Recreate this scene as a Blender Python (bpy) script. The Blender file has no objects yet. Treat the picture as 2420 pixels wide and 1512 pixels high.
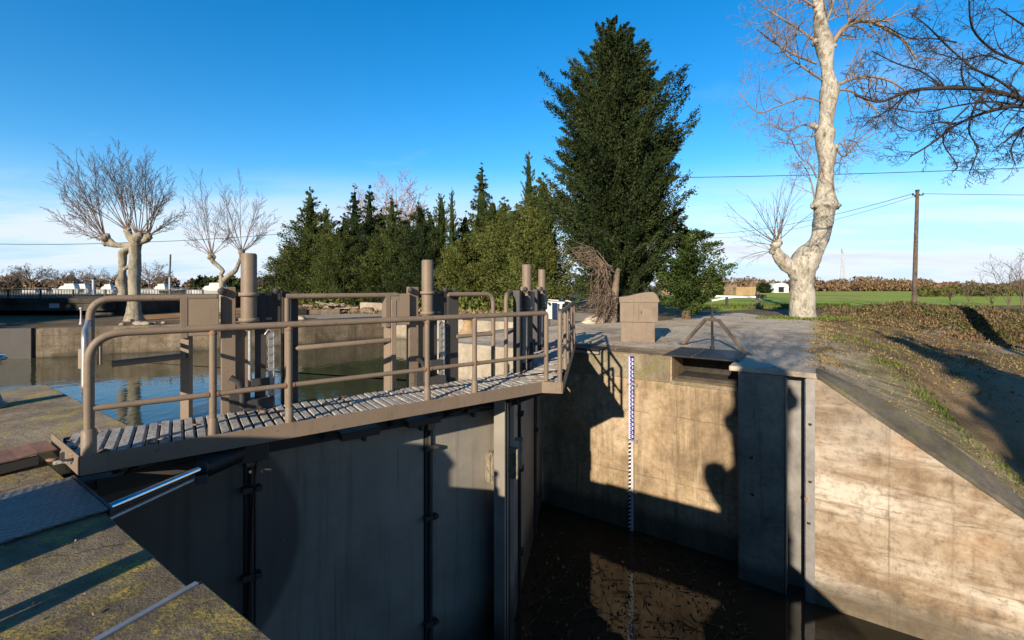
import bpy, bmesh, math, random
import numpy as np
from mathutils import Vector, Matrix
R = math.radians
scene = bpy.context.scene
col = scene.collection
# ---------------------------------------------------------------- measured camera: level, 16 mm, lens shifted down
F, CX, HY, CAMZ = 1075.0, 1210.0, 676.0, 1.5
QZ, WLOW, WUP = -0.18, -4.57, -1.33           # quay level, chamber water, basin water
def at(x, y, Y):                               # survey helper: photo point at a known distance
    return Vector(((x-CX)/F*Y, Y, CAMZ-(y-HY)/F*Y))
def gnd(x, y, z=QZ):                           # survey helper: photo point on a level z
    return at(x, y, (CAMZ-z)*F/(y-HY))
def W(c, p, z=0.0):                            # lock axes: c = upstream along the lock, p = across towards the far bank
    return Vector((-.826*c+.564*p, .564*c+.826*p, z))
def cp(X, Y): return (-.826*X+.564*Y, .564*X+.826*Y)
# ---------------------------------------------------------------- scene graph
def tag(o, label=None, cat=None, group=None, kind=None):
    if label: o['label'] = label
    if cat: o['category'] = cat
    if group: o['group'] = group
    if kind: o['kind'] = kind
    return o
def thing(name, label, cat, loc=(0,0,0), group=None):
    o = bpy.data.objects.new(name, None); col.objects.link(o); o.location = loc; o.empty_display_size = .2
    return tag(o, label, cat, group)
def wloc(o):
    v = Vector(o.location)
    while o.parent: o = o.parent; v += Vector(o.location)
    return v
class MB:
    """gathers geometry in world coordinates and links it as ONE mesh object"""
    def __init__(s): s.v = []; s.f = []; s.sm = []; s.cuts = []
    def cut(s): s.cuts.append((len(s.v), len(s.f))); return s   # what follows is a piece of its own
    def add(s, vs, fs, smooth=False):
        n = len(s.v); s.v += [tuple(v) for v in vs]
        for f in fs: s.f.append(tuple(n+i for i in f)); s.sm.append(smooth)
        return s
    def box(s, c, size, ax=None):              # ax: (right, forward) unit vectors in plan
        c = Vector(c); a = Vector((1,0,0)); b = Vector((0,1,0)); u = Vector((0,0,1))
        if ax: a, b = Vector(ax[0]).normalized(), Vector(ax[1]).normalized(); u = a.cross(b)
        if len(ax or ()) > 2: u = Vector(ax[2]).normalized()
        x, y, z = [k/2 for k in size]
        vs = [c+a*i*x+b*j*y+u*k*z for k in (-1,1) for j in (-1,1) for i in (-1,1)]
        return s.add(vs, [(0,2,3,1),(4,5,7,6),(0,1,5,4),(2,6,7,3),(0,4,6,2),(1,3,7,5)])
    def bar(s, p0, p1, w, h, up=(0,0,1)):      # straight rectangular bar
        p0, p1 = Vector(p0), Vector(p1); d = (p1-p0); L = d.length; d.normalize()
        u = Vector(up)
        if abs(d.dot(u)) > .98: u = Vector((1,0,0))
        r = d.cross(u).normalized(); u = r.cross(d).normalized()
        return s.box((p0+p1)/2, (w, L, h), (r, d, u))
    def tube(s, pts, r, n=10, caps=True, smooth=True):
        pts = [Vector(p) for p in pts]; m = len(pts)
        rr = r if hasattr(r, '__len__') else [r]*m
        t0 = (pts[1]-pts[0]).normalized()
        ref = Vector((0,0,1)) if abs(t0.z) < .9 else Vector((1,0,0))
        nx = t0.cross(ref).normalized(); vs = []
        for i, p in enumerate(pts):
            t = (pts[min(i+1,m-1)]-pts[max(i-1,0)])
            t = t.normalized() if t.length > 1e-9 else t0
            nx = (nx-t*nx.dot(t)); nx = nx.normalized() if nx.length > 1e-6 else t.orthogonal().normalized()
            ny = t.cross(nx)
            for k in range(n):
                a = 2*math.pi*k/n
                vs.append(p+(nx*math.cos(a)+ny*math.sin(a))*rr[i])
        fs = [(i*n+k, i*n+(k+1)%n, (i+1)*n+(k+1)%n, (i+1)*n+k) for i in range(m-1) for k in range(n)]
        s.add(vs, fs, smooth)
        if caps:
            s.add(vs[:n], [tuple(range(n))[::-1]]); s.add(vs[-n:], [tuple(range(n))])
        return s
    def lathe(s, c, prof, n=20, smooth=True):  # prof: (radius, z)
        c = Vector(c); vs = []
        for r, z in prof:
            for k in range(n):
                a = 2*math.pi*k/n; vs.append(c+Vector((r*math.cos(a), r*math.sin(a), z)))
        m = len(prof)
        s.add(vs, [(i*n+k, i*n+(k+1)%n, (i+1)*n+(k+1)%n, (i+1)*n+k) for i in range(m-1) for k in range(n)], smooth)
        s.add(vs[:n], [tuple(range(n))[::-1]]); s.add(vs[-n:], [tuple(range(n))])
        return s
    def prism(s, poly, z0, z1):                # vertical prism over a plan outline (counter-clockwise)
        n = len(poly); vs = [(p[0],p[1],z0) for p in poly]+[(p[0],p[1],z1) for p in poly]
        fs = [(i,(i+1)%n,n+(i+1)%n,n+i) for i in range(n)]+[tuple(range(n))[::-1], tuple(range(n,2*n))]
        return s.add(vs, fs)
    def extrude(s, poly, d):                   # any planar outline pushed along d
        poly = [Vector(p) for p in poly]; d = Vector(d); n = len(poly)
        return s.add(poly+[p+d for p in poly], [(i,(i+1)%n,n+(i+1)%n,n+i) for i in range(n)]+[tuple(range(n))[::-1], tuple(range(n,2*n))])
    def blob(s, c, r, rnd, n=9, m=6, amp=.25, sq=(1,1,1)):
        c = Vector(c); vs = []; ph = [rnd.uniform(0,6.3) for _ in range(6)]
        for i in range(m+1):
            th = math.pi*i/m
            for k in range(n):
                a = 2*math.pi*k/n
                q = 1+amp*(math.sin(2*a+ph[0]+3*th)+.6*math.sin(3*a+ph[1]-2*th)+.5*math.sin(5*th+ph[2]))*.5+rnd.uniform(-amp,amp)*.25
                vs.append(c+Vector((math.sin(th)*math.cos(a)*sq[0], math.sin(th)*math.sin(a)*sq[1], math.cos(th)*sq[2]))*r*q)
        return s.add(vs, [(i*n+k,(i+1)*n+k,(i+1)*n+(k+1)%n,i*n+(k+1)%n) for i in range(m) for k in range(n)], True)
    def build(s, name, mat, parent=None, bevel=0, fix=True):
        if s.cuts:
            ends = [(0,0)]+s.cuts+[(len(s.v),len(s.f))]; first = None
            for (v0,f0),(v1,f1) in zip(ends, ends[1:]):
                if f1 == f0: continue
                m = MB(); m.v = s.v[v0:v1]; m.f = [tuple(i-v0 for i in f) for f in s.f[f0:f1]]; m.sm = s.sm[f0:f1]
                o = m.build(name, mat, parent, bevel, fix); first = first or o
            return first
        me = bpy.data.meshes.new(name)
        o = bpy.data.objects.new(name, me); col.objects.link(o)
        off = Vector((0,0,0))
        if parent: o.parent = parent; off = wloc(parent)
        me.from_pydata([(a-off.x,b-off.y,c-off.z) for a,b,c in s.v], [], s.f)
        me.polygons.foreach_set('use_smooth', s.sm)
        if fix:
            bm = bmesh.new(); bm.from_mesh(me); bmesh.ops.remove_doubles(bm, verts=bm.verts, dist=1e-5) if any(s.sm) is False else None
            bmesh.ops.recalc_face_normals(bm, faces=bm.faces); bm.to_mesh(me); bm.free()
        if mat: me.materials.append(mat)
        if bevel:
            b = o.modifiers.new('edge', 'BEVEL'); b.width = bevel; b.segments = 2; b.limit_method = 'ANGLE'; b.angle_limit = R(40)
        me.update()
        return o
def mesh_np(name, v, f, mat, parent=None, tint=None, smooth=False):
    """v (n,3) world coordinates, f (m,k) indices"""
    me = bpy.data.meshes.new(name); o = bpy.data.objects.new(name, me); col.objects.link(o)
    off = np.zeros(3)
    if parent: o.parent = parent; off = np.array(wloc(parent))
    v = np.asarray(v, dtype=np.float32)-off.astype(np.float32); f = np.asarray(f, dtype=np.int32); m, k = f.shape
    me.vertices.add(len(v)); me.vertices.foreach_set('co', v.ravel())
    me.loops.add(m*k); me.loops.foreach_set('vertex_index', f.ravel())
    me.polygons.add(m); me.polygons.foreach_set('loop_start', np.arange(0, m*k, k, dtype=np.int32))
    me.polygons.foreach_set('use_smooth', np.full(m, smooth))
    if tint is not None:
        a = me.attributes.new('tint', 'FLOAT', 'FACE'); a.data.foreach_set('value', np.asarray(tint, dtype=np.float32))
    me.materials.append(mat); me.update(calc_edges=True); me.validate()
    return o
def copy_tree(o, parent=None):
    c = o.copy(); col.objects.link(c)
    if parent: c.parent = parent
    for ch in o.children: copy_tree(ch, c)
    return c
# ---------------------------------------------------------------- materials
class NT:
    def __init__(s, name):
        s.m = bpy.data.materials.new(name); s.m.use_nodes = True; s.t = s.m.node_tree; s.n = s.t.nodes
        s.b = s.n['Principled BSDF']; s.geo = s.n.new('ShaderNodeNewGeometry')
    def link(s, a, b): s.t.links.new(a, b)
    def pos(s, scale=(1,1,1), rot=(0,0,0)):
        k = s.n.new('ShaderNodeMapping'); k.inputs['Scale'].default_value = scale; k.inputs['Rotation'].default_value = rot
        s.link(s.geo.outputs['Position'], k.inputs['Vector']); return k.outputs[0]
    def noise(s, scale, detail=5, rough=.6, vec=None, dist=0):
        k = s.n.new('ShaderNodeTexNoise'); k.inputs['Scale'].default_value = scale; k.inputs['Detail'].default_value = detail
        k.inputs['Roughness'].default_value = rough; k.inputs['Distortion'].default_value = dist
        s.link(vec if vec is not None else s.geo.outputs['Position'], k.inputs['Vector']); return k.outputs['Fac']
    def ramp(s, fac, stops, interp='LINEAR'):
        k = s.n.new('ShaderNodeValToRGB'); k.color_ramp.interpolation = interp; e = k.color_ramp.elements
        while len(e) < len(stops): e.new(.5)
        for i, (p, c) in enumerate(stops):
            e[i].position = p; e[i].color = (c[0],c[1],c[2],1) if hasattr(c,'__len__') else (c,c,c,1)
        s.link(fac, k.inputs[0]); return k.outputs[0]
    def mix(s, fac, a, b, mode='MIX'):
        k = s.n.new('ShaderNodeMix'); k.data_type = 'RGBA'; k.blend_type = mode
        for v, i in ((fac, k.inputs[0]), (a, k.inputs[6]), (b, k.inputs[7])):
            if hasattr(v, 'is_linked') or hasattr(v, 'links'): s.link(v, i)
            elif i is k.inputs[0]: i.default_value = v
            else: i.default_value = (v[0],v[1],v[2],1)
        return k.outputs[2]
    def math(s, op, a, b=0., cl=False):
        k = s.n.new('ShaderNodeMath'); k.operation = op; k.use_clamp = cl
        for v, i in ((a, k.inputs[0]), (b, k.inputs[1])):
            if hasattr(v, 'links'): s.link(v, i)
            else: i.default_value = v
        return k.outputs[0]
    def attr(s, name):
        k = s.n.new('ShaderNodeAttribute'); k.attribute_name = name; return k.outputs['Fac']
    def bump(s, h, strength=.3, dist=.02):
        k = s.n.new('ShaderNodeBump'); k.inputs['Strength'].default_value = strength; k.inputs['Distance'].default_value = dist
        s.link(h, k.inputs['Height']); s.link(k.outputs[0], s.b.inputs['Normal'])
    def out(s, color=None, rough=.8, metal=0., spec=.5):
        if color is not None:
            if hasattr(color, 'links'): s.link(color, s.b.inputs['Base Color'])
            else: s.b.inputs['Base Color'].default_value = (*color, 1)
        if hasattr(rough, 'links'): s.link(rough, s.b.inputs['Roughness'])
        else: s.b.inputs['Roughness'].default_value = rough
        s.b.inputs['Metallic'].default_value = metal
        s.b.inputs['Specular IOR Level'].default_value = spec
        return s.m
    def sep(s):
        k = s.n.new('ShaderNodeSeparateXYZ'); s.link(s.geo.outputs['Position'], k.inputs[0]); return k.outputs
    def up(s):                                 # how far a face looks upward (for dirt that settles on ledges)
        k = s.n.new('ShaderNodeSeparateXYZ'); s.link(s.geo.outputs['Normal'], k.inputs[0]); return k.outputs[2]
def plain(name, c, rough=.6, metal=0., var=.25, scale=6, bump=0., spec=.5):
    n = NT(name); f = n.noise(scale, 6, .65)
    a = tuple(max(0,x*(1-var)) for x in c); b = tuple(min(1,x*(1+var)) for x in c)
    if bump: n.bump(n.noise(scale*5, 4), bump, .01)
    return n.out(n.ramp(f, [(.3,a),(.7,b)]), rough, metal, spec)
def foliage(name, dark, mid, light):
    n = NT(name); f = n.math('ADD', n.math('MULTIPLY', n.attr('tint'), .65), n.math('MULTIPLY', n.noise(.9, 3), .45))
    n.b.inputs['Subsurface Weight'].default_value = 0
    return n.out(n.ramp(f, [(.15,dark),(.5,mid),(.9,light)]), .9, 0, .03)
def concrete(name, base, dark, light, moss=None, moss_amt=.5, streak=.5, lines=0, bump=.35, scale=1.0, wet=None, cracks=0):
    n = NT(name)
    big = n.noise(.55*scale, 6, .65, None, .6); fine = n.noise(9*scale, 8, .72)
    c = n.ramp(big, [(.28,dark),(.5,base),(.72,light)])
    c = n.mix(n.ramp(fine, [(.35,0.),(.75,.55)]), c, tuple(x*.45 for x in dark))
    if streak:
        st = n.noise(1.0, 6, .7, n.pos((5,5,.35)))
        c = n.mix(n.math('MULTIPLY', n.ramp(st, [(.5,0.),(.72,1.)]), streak), c, tuple(x*.55 for x in dark))
        st2 = n.noise(1.0, 5, .7, n.pos((3,3,.25)))
        c = n.mix(n.math('MULTIPLY', n.ramp(st2, [(.58,0.),(.75,1.)]), streak*.7), c, tuple(min(1,x*1.25) for x in light))
    if lines:
        z = n.sep()[2]
        w = n.math('PINGPONG', n.math('ADD', z, n.math('MULTIPLY', n.noise(1.2,3), .10)), lines/2)
        c = n.mix(n.math('MULTIPLY', n.ramp(w, [(0.,.65),(.02,0.)]), n.ramp(n.noise(1.3,4), [(.4,.1),(.6,1.)])), c, tuple(x*.35 for x in dark))
    if cracks:
        v = n.n.new('ShaderNodeTexVoronoi'); v.feature = 'DISTANCE_TO_EDGE'; v.inputs['Scale'].default_value = cracks
        w = n.n.new('ShaderNodeVectorMath'); w.operation = 'MULTIPLY_ADD'; k = n.n.new('ShaderNodeTexNoise'); k.inputs['Scale'].default_value = 2.2; k.inputs['Detail'].default_value = 5
        n.link(n.geo.outputs['Position'], k.inputs['Vector']); n.link(k.outputs['Color'], w.inputs[0]); w.inputs[1].default_value = (.7,.7,.7); n.link(n.geo.outputs['Position'], w.inputs[2]); n.link(w.outputs[0], v.inputs['Vector'])
        c = n.mix(n.math('MULTIPLY', n.ramp(v.outputs['Distance'], [(.0,.85),(.012,0.)]), n.ramp(n.noise(.9,4), [(.42,0.),(.55,1.)])), c, tuple(x*.3 for x in dark))
    if moss:
        mf = n.noise(1.7*scale, 7, .7); mg = n.noise(26*scale, 4, .7)
        k = n.math('MULTIPLY', n.ramp(mf, [(.60-.25*moss_amt,0.),(.72-.2*moss_amt,1.)]), n.ramp(mg, [(.42,0.),(.55,1.)]))
        c = n.mix(k, c, moss)
    if wet is not None:                        # tide mark: algae-dark below a level
        z = n.sep()[2]
        k = n.ramp(n.math('ADD', n.math('MULTIPLY', n.math('SUBTRACT', wet, z), 2.2), n.math('MULTIPLY', n.noise(2.5,5), .5)), [(.2,0.),(.75,1.)])
        c = n.mix(n.math('MULTIPLY', k, .75), c, (.05,.045,.035))
    n.bump(n.math('ADD', fine, n.math('MULTIPLY', n.noise(40*scale,3), .4)), bump, .02)
    return n.out(c, .9, 0, .25)
M = {}
M['paint'] = None
def painted(name, base, wear=.35, dirt=(.06,.045,.035), rough=.55):
    n = NT(name)
    f = n.noise(2.2, 6, .65); g = n.noise(17, 7, .75); st = n.noise(1., 6, .7, n.pos((9,9,.8)))
    c = n.ramp(f, [(.3,tuple(x*.86 for x in base)),(.7,tuple(x*1.08 for x in base))])
    c = n.mix(n.math('MULTIPLY', n.ramp(st, [(.55,0.),(.75,1.)]), wear*.8), c, dirt)
    c = n.mix(n.math('MULTIPLY', n.ramp(g, [(.585,0.),(.65,1.)]), wear), c, (.105,.055,.03))
    n.bump(g, .12, .005)
    return n.out(c, n.ramp(g, [(.3,rough-.1),(.7,rough+.15)]), 0, .4)
M['taupe'] = painted('taupe paint', (.225,.170,.122), .6)
M['taupe_pale'] = painted('pale taupe paint', (.285,.215,.152), .5)
M['steel_dark'] = painted('dark steel', (.055,.052,.05), .3, (.02,.018,.016))
def gate_paint():
    n = NT('gate paint')
    f = n.noise(1.1, 6, .6); st = n.noise(1., 7, .7, n.pos((7,7,.3))); g = n.noise(22, 6, .75)
    c = n.ramp(f, [(.3,(.22,.20,.17)),(.7,(.34,.315,.27))])
    c = n.mix(n.math('MULTIPLY', n.ramp(st, [(.52,0.),(.75,1.)]), .5), c, (.06,.055,.05))
    c = n.mix(n.ramp(g, [(.68,0.),(.74,.8)]), c, (.03,.025,.02))
    g2 = n.noise(5.5, 3, .6)
    c = n.mix(n.ramp(g2, [(.735,0.),(.75,.9)]), c, (.55,.53,.5))
    z = n.sep()[2]
    # shade and reflection painted into the colour, with a bulging edge, beside the pivot
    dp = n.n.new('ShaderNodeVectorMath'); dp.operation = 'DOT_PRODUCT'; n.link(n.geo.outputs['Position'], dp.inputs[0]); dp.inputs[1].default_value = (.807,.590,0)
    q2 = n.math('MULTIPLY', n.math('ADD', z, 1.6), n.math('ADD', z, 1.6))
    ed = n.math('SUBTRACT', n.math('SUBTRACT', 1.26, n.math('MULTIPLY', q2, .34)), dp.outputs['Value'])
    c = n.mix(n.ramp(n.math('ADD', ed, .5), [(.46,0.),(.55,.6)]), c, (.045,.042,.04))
    # rust runs below the fixings
    rr = n.noise(1., 5, .65, n.pos((13,13,.22)))
    c = n.mix(n.math('MULTIPLY', n.ramp(rr, [(.62,0.),(.72,1.)]), .6), c, (.16,.085,.045))
    k = n.ramp(n.math('ADD', n.math('MULTIPLY', n.math('SUBTRACT', -3.6, z), 1.1), n.math('MULTIPLY', n.noise(1.4,5), .5)), [(.15,0.),(.8,.8)])
    c = n.mix(k, c, (.03,.028,.025))
    n.bump(n.noise(.9, 2), .35, .05)
    return n.out(c, .5, 0, .35)
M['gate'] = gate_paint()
M['chrome'] = plain('chrome rod', (.75,.76,.78), .08, 1., .05)
M['zinc'] = plain('zinc tube', (.42,.41,.40), .48, .7, .15, 20)
M['rubber'] = plain('black rubber', (.018,.018,.02), .55, 0, .4)
def slats():
    n = NT('weathered grating')
    f = n.noise(3.5, 6, .7); g = n.noise(30, 6, .8)
    c = n.ramp(f, [(.3,(.27,.25,.22)),(.55,(.46,.43,.385)),(.75,(.64,.60,.54))])
    c = n.mix(n.ramp(g, [(.5,0.),(.62,.85)]), c, (.05,.045,.04))
    n.bump(g, .5, .01)
    return n.out(c, .75, 0, .3)
M['slats'] = slats()
def rusty():
    n = NT('rusted sheet'); f = n.noise(3, 7, .7); g = n.noise(25, 6, .75)
    c = n.ramp(f, [(.3,(.17,.09,.06)),(.55,(.29,.155,.10)),(.75,(.38,.23,.15))])
    c = n.mix(n.ramp(g, [(.5,0.),(.7,.6)]), c, (.06,.035,.025)); n.bump(g, .3, .01)
    return n.out(c, .7, 0, .3)
M['rust'] = rusty()
def tread():
    n = NT('tread plate'); g = n.noise(6, 6, .7)
    w = n.n.new('ShaderNodeTexVoronoi'); w.inputs['Scale'].default_value = 26; w.feature = 'F1'; w.inputs['Randomness'].default_value = .25
    n.link(n.pos((1,.5,1), (0,0,R(34))), w.inputs['Vector'])
    c = n.ramp(g, [(.3,(.11,.11,.11)),(.7,(.17,.165,.165))])
    c = n.mix(n.ramp(w.outputs['Distance'], [(.1,.5),(.35,0.)]), c, (.32,.31,.30)); n.bump(n.ramp(w.outputs['Distance'], [(.15,1.),(.4,0.)]), 1., .015)
    return n.out(c, .5, .3, .5)
M['tread'] = tread()
M['quay_low'] = concrete('dark mossy quay concrete', (.24,.195,.13), (.085,.068,.046), (.37,.31,.215), (.42,.33,.06), .40, 0, 0, .9, 1.7, None, .8)
M['quay_left'] = concrete('lichened quay concrete', (.36,.285,.19), (.13,.10,.07), (.52,.43,.30), (.52,.40,.07), .42, 0, 0, .7, 1.6)
M['quay_right'] = concrete('worn quay concrete', (.66,.56,.43), (.27,.215,.155), (.78,.69,.55), (.17,.15,.06), .12, 0, 0, .4, .8, None, .42)
M['quay_far'] = concrete('pale quay concrete', (.46,.40,.31), (.30,.25,.19), (.56,.50,.41), None, 0, 0, 0, .3, .5)
M['red_twig'] = plain('reddish twigs', (.34,.21,.155), .9)
M['wall_recess'] = concrete('lock wall concrete', (.43,.315,.195), (.13,.095,.062), (.62,.50,.35), (.16,.14,.05), .25, .6, 1.55, .35, 1.0, -3.9)
M['wall_pillar'] = concrete('grey lock pillar concrete', (.30,.25,.195), (.14,.115,.09), (.40,.345,.275), None, 0, .65, 0, .3, .9, -4.1)
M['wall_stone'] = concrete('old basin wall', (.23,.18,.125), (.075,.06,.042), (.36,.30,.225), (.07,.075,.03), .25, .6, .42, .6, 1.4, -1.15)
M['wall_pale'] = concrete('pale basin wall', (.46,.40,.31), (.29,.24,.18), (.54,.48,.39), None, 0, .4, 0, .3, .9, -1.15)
def wing():
    n = NT('wing wall concrete')
    s = n.sep()
    big = n.noise(.62, 7, .68, None, .8); fine = n.noise(8, 8, .75); hs = n.noise(1., 7, .72, n.pos((.8,.8,6)))
    c = n.ramp(big, [(.3,(.085,.06,.04)),(.46,(.27,.195,.125)),(.66,(.49,.41,.31))])
    bz = n.noise(1., 5, .6, n.pos((.25,.25,1.25)))
    c = n.mix(n.math('MULTIPLY', n.ramp(bz, [(.46,0.),(.6,1.)]), .7), c, (.70,.62,.52))
    up_ = n.ramp(n.math('ADD', n.math('MULTIPLY', n.math('ADD', s[2], 1.9), .55), n.math('MULTIPLY', n.noise(.8,6,.7), .9)), [(.45,0.),(.95,1.)])
    c = n.mix(n.math('MULTIPLY', up_, .6), c, (.20,.155,.105))
    c = n.mix(n.math('MULTIPLY', n.ramp(hs, [(.5,0.),(.66,1.)]), .8), c, (.19,.125,.075))
    st = n.noise(1., 6, .7, n.pos((6,6,.3)))
    c = n.mix(n.math('MULTIPLY', n.ramp(st, [(.56,0.),(.72,1.)]), .5), c, (.12,.095,.075))
    c = n.mix(n.ramp(fine, [(.48,0.),(.72,.75)]), c, (.09,.07,.05))
    w = n.math('PINGPONG', n.math('ADD', s[2], n.math('MULTIPLY', n.noise(.8,5), .55)), 1.1)
    c = n.mix(n.math('MULTIPLY', n.ramp(w, [(0.,.8),(.022,0.)]), n.ramp(n.noise(1.7,4), [(.4,0.),(.6,1.)])), c, (.10,.075,.05))
    rs = n.noise(.42, 5, .6, n.pos((1,1,1.3)))
    c = n.mix(n.math('MULTIPLY', n.ramp(rs, [(.54,0.),(.66,1.)]), .65), c, (.36,.20,.10))
    # joints between pours, square to the wall
    t = n.n.new('ShaderNodeVectorMath'); t.operation = 'DOT_PRODUCT'; n.link(n.geo.outputs['Position'], t.inputs[0]); t.inputs[1].default_value = (.826,-.564,0)
    j = n.math('PINGPONG', n.math('ADD', n.math('ADD', t.outputs['Value'], .9), n.math('MULTIPLY', n.noise(3,4), .05)), .95)
    c = n.mix(n.math('MULTIPLY', n.ramp(j, [(0.,.65),(.022,0.)]), n.ramp(n.noise(.9,4), [(.4,0.),(.6,1.)])), c, (.13,.10,.07))
    k = n.ramp(n.math('ADD', n.math('MULTIPLY', n.math('SUBTRACT', -3.85, s[2]), 1.6), n.math('MULTIPLY', n.noise(1.5,6,.75), 1.0)), [(.55,0.),(1.,1.)])
    c = n.mix(n.math('MULTIPLY', k, .7), c, (.085,.075,.055))
    n.bump(n.math('ADD', fine, hs), .3, .02)
    return n.out(c, .9, 0, .2)
M['wing'] = wing()
M['joint'] = plain('steel groove', (.30,.285,.27), .5, .5, .3, 3)
def water(name, deep, rough, scale, bump, stretch=(1,1,1)):
    n = NT(name)
    h = n.math('ADD', n.noise(scale, 4, .55, n.pos(stretch, (0,0,R(20)))), n.math('MULTIPLY', n.noise(scale*4, 3, .5, n.pos(stretch)), .3))
    n.bump(h, bump, .06)
    n.b.inputs['IOR'].default_value = 1.33
    return n.out(n.ramp(n.noise(.35, 4), [(.3,tuple(x*.8 for x in deep)),(.7,tuple(x*1.2 for x in deep))]), rough, 0, .5)
M['water_up'] = water('basin water', (.055,.060,.036), .035, 1.1, .22, (1,.55,1))
M['water_low'] = water('chamber water', (.030,.027,.017), .03, .8, .10)
def ground():
    n = NT('ground earth and grass')
    a = n.noise(.06, 6, .6); b = n.noise(1.3, 7, .7); c_ = n.noise(14, 5, .7)
    c = n.ramp(b, [(.3,(.10,.075,.045)),(.5,(.19,.14,.085)),(.7,(.28,.215,.14))])
    g = n.ramp(n.math('ADD', n.math('MULTIPLY',a,.6), n.math('MULTIPLY',b,.4)), [(.46,0.),(.56,1.)])
    c = n.mix(n.math('MULTIPLY', g, .7), c, (.09,.105,.03))
    c = n.mix(n.ramp(c_, [(.5,0.),(.7,.5)]), c, (.06,.045,.03))
    n.bump(n.math('ADD', b, c_), .6, .06)
    return n.out(c, .95, 0, .1)
M['ground'] = ground()
def field():
    n = NT('winter wheat field')
    a = n.noise(.05, 5, .6, n.pos((1,4,1))); b = n.noise(6, 6, .75)
    c = n.ramp(a, [(.3,(.27,.36,.05)),(.55,(.36,.44,.065)),(.75,(.44,.45,.12))])
    c = n.mix(n.ramp(b, [(.45,0.),(.7,.4)]), c, (.10,.15,.03)); n.bump(b, .5, .08)
    return n.out(c, .9, 0, .1)
M['field'] = field()
def earth_orange():
    n = NT('ochre earth'); a = n.noise(.5, 7, .7); b = n.noise(9, 6, .7)
    c = n.ramp(a, [(.3,(.24,.14,.075)),(.5,(.44,.25,.115)),(.7,(.56,.36,.19))])
    c = n.mix(n.ramp(b, [(.5,0.),(.7,.5)]), c, (.09,.055,.03)); n.bump(b, .5, .05)
    return n.out(c, .95, 0, .1)
M['earth'] = earth_orange()
def bank():
    n = NT('bank of leaf litter moss and earth')
    b = n.noise(1.6, 8, .72); f = n.noise(18, 6, .75); l = n.noise(34, 4, .7); a = n.noise(.28, 5, .6)
    c = n.ramp(n.math('ADD', n.math('MULTIPLY', b, .6), n.math('MULTIPLY', a, .4)), [(.36,(.09,.065,.04)),(.5,(.24,.17,.10)),(.64,(.42,.32,.21))])
    c = n.mix(n.math('MULTIPLY', n.ramp(a, [(.42,0.),(.6,1.)]), n.ramp(l, [(.45,.2),(.6,.9)])), c, (.25,.165,.085))
    c = n.mix(n.ramp(n.noise(.8,6,.7), [(.52,0.),(.64,.75)]), c, (.075,.085,.03))
    c = n.mix(n.ramp(f, [(.5,0.),(.7,.65)]), c, (.045,.033,.02))
    pth = n.attr('path')
    c = n.mix(n.math('MULTIPLY', pth, .85), c, n.ramp(f, [(.3,(.32,.25,.18)),(.7,(.50,.40,.30))]))
    slab = n.attr('slab')
    gx = n.noise(1., 7, .75, n.pos((.5,4.,1.2), (0,0,R(-34))))
    m = n.ramp(gx, [(.34,(.07,.062,.04)),(.46,(.24,.205,.115)),(.58,(.43,.365,.225)),(.72,(.60,.52,.37))])
    m = n.mix(n.math('MULTIPLY', n.ramp(n.noise(1.1,6,.7), [(.5,0.),(.62,1.)]), .55), m, (.20,.185,.07))
    m = n.mix(n.ramp(f, [(.5,0.),(.7,.6)]), m, (.05,.045,.03))
    c = n.mix(slab, c, m)
    c = n.mix(n.math('MULTIPLY', n.attr('crest'), n.ramp(n.noise(1.4,6,.7), [(.3,.35),(.55,1.)])), c, n.ramp(n.noise(.7,6,.65), [(.3,(.27,.215,.155)),(.5,(.50,.42,.31)),(.7,(.66,.57,.44))]))
    n.bump(n.math('ADD', n.math('ADD', b, f), gx), .8, .07)
    return n.out(c, .95, 0, .1)
M['bank'] = bank()
def bark(name, pale, mid, dark, scale=3):
    n = NT(name); a = n.noise(scale, 6, .7, n.pos((1,1,.5)), 1.2); b = n.noise(scale*6, 6, .75)
    c = n.ramp(a, [(.32,dark),(.44,mid),(.56,pale),(.75,tuple(min(1,x*1.12) for x in pale))])
    c = n.mix(n.ramp(b, [(.56,0.),(.64,.85)]), c, tuple(x*.5 for x in dark)); n.bump(n.math('ADD',a,b), .8, .04)
    return n.out(c, .9, 0, .15)
M['plane_bark'] = bark('plane bark', (.52,.485,.41), (.33,.30,.24), (.12,.10,.07), 2.9)
M['pollard_bark'] = bark('pollard bark', (.37,.335,.265), (.26,.23,.175), (.11,.09,.06), 2.6)
M['twig'] = plain('twig bark', (.15,.105,.075), .9, 0, .35, 4)
M['twig_dark'] = plain('dark twig bark', (.036,.028,.024), .9, 0, .35, 4)
M['twig_pale'] = plain('pale twig bark', (.25,.19,.14), .9, 0, .35, 4)
M['trunk'] = bark('conifer bark', (.16,.11,.075), (.10,.07,.05), (.05,.035,.025), 4)
M['dead_wood'] = bark('dead wood', (.25,.19,.145), (.16,.12,.09), (.07,.052,.038), 5)
M['leaf_dark'] = foliage('dark cypress foliage', (.010,.018,.009), (.031,.047,.019), (.070,.090,.033))
M['leaf_mid'] = foliage('green conifer foliage', (.018,.029,.010), (.060,.080,.025), (.128,.150,.048))
M['leaf_olive'] = foliage('olive conifer foliage', (.026,.036,.010), (.082,.098,.028), (.172,.185,.052))
M['leaf_bright'] = foliage('bright leaf foliage', (.014,.026,.010), (.040,.066,.020), (.095,.135,.036))
M['brush'] = foliage('brown winter brush', (.055,.042,.030), (.16,.115,.078), (.29,.22,.145))
M['brush_red'] = foliage('rusty bramble', (.05,.036,.022), (.17,.112,.064), (.30,.20,.105))
M['brush_green'] = foliage('green bramble', (.028,.036,.014), (.075,.085,.028), (.15,.145,.05))
M['grass'] = foliage('grass blades', (.035,.05,.012), (.10,.14,.03), (.20,.24,.06))
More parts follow.
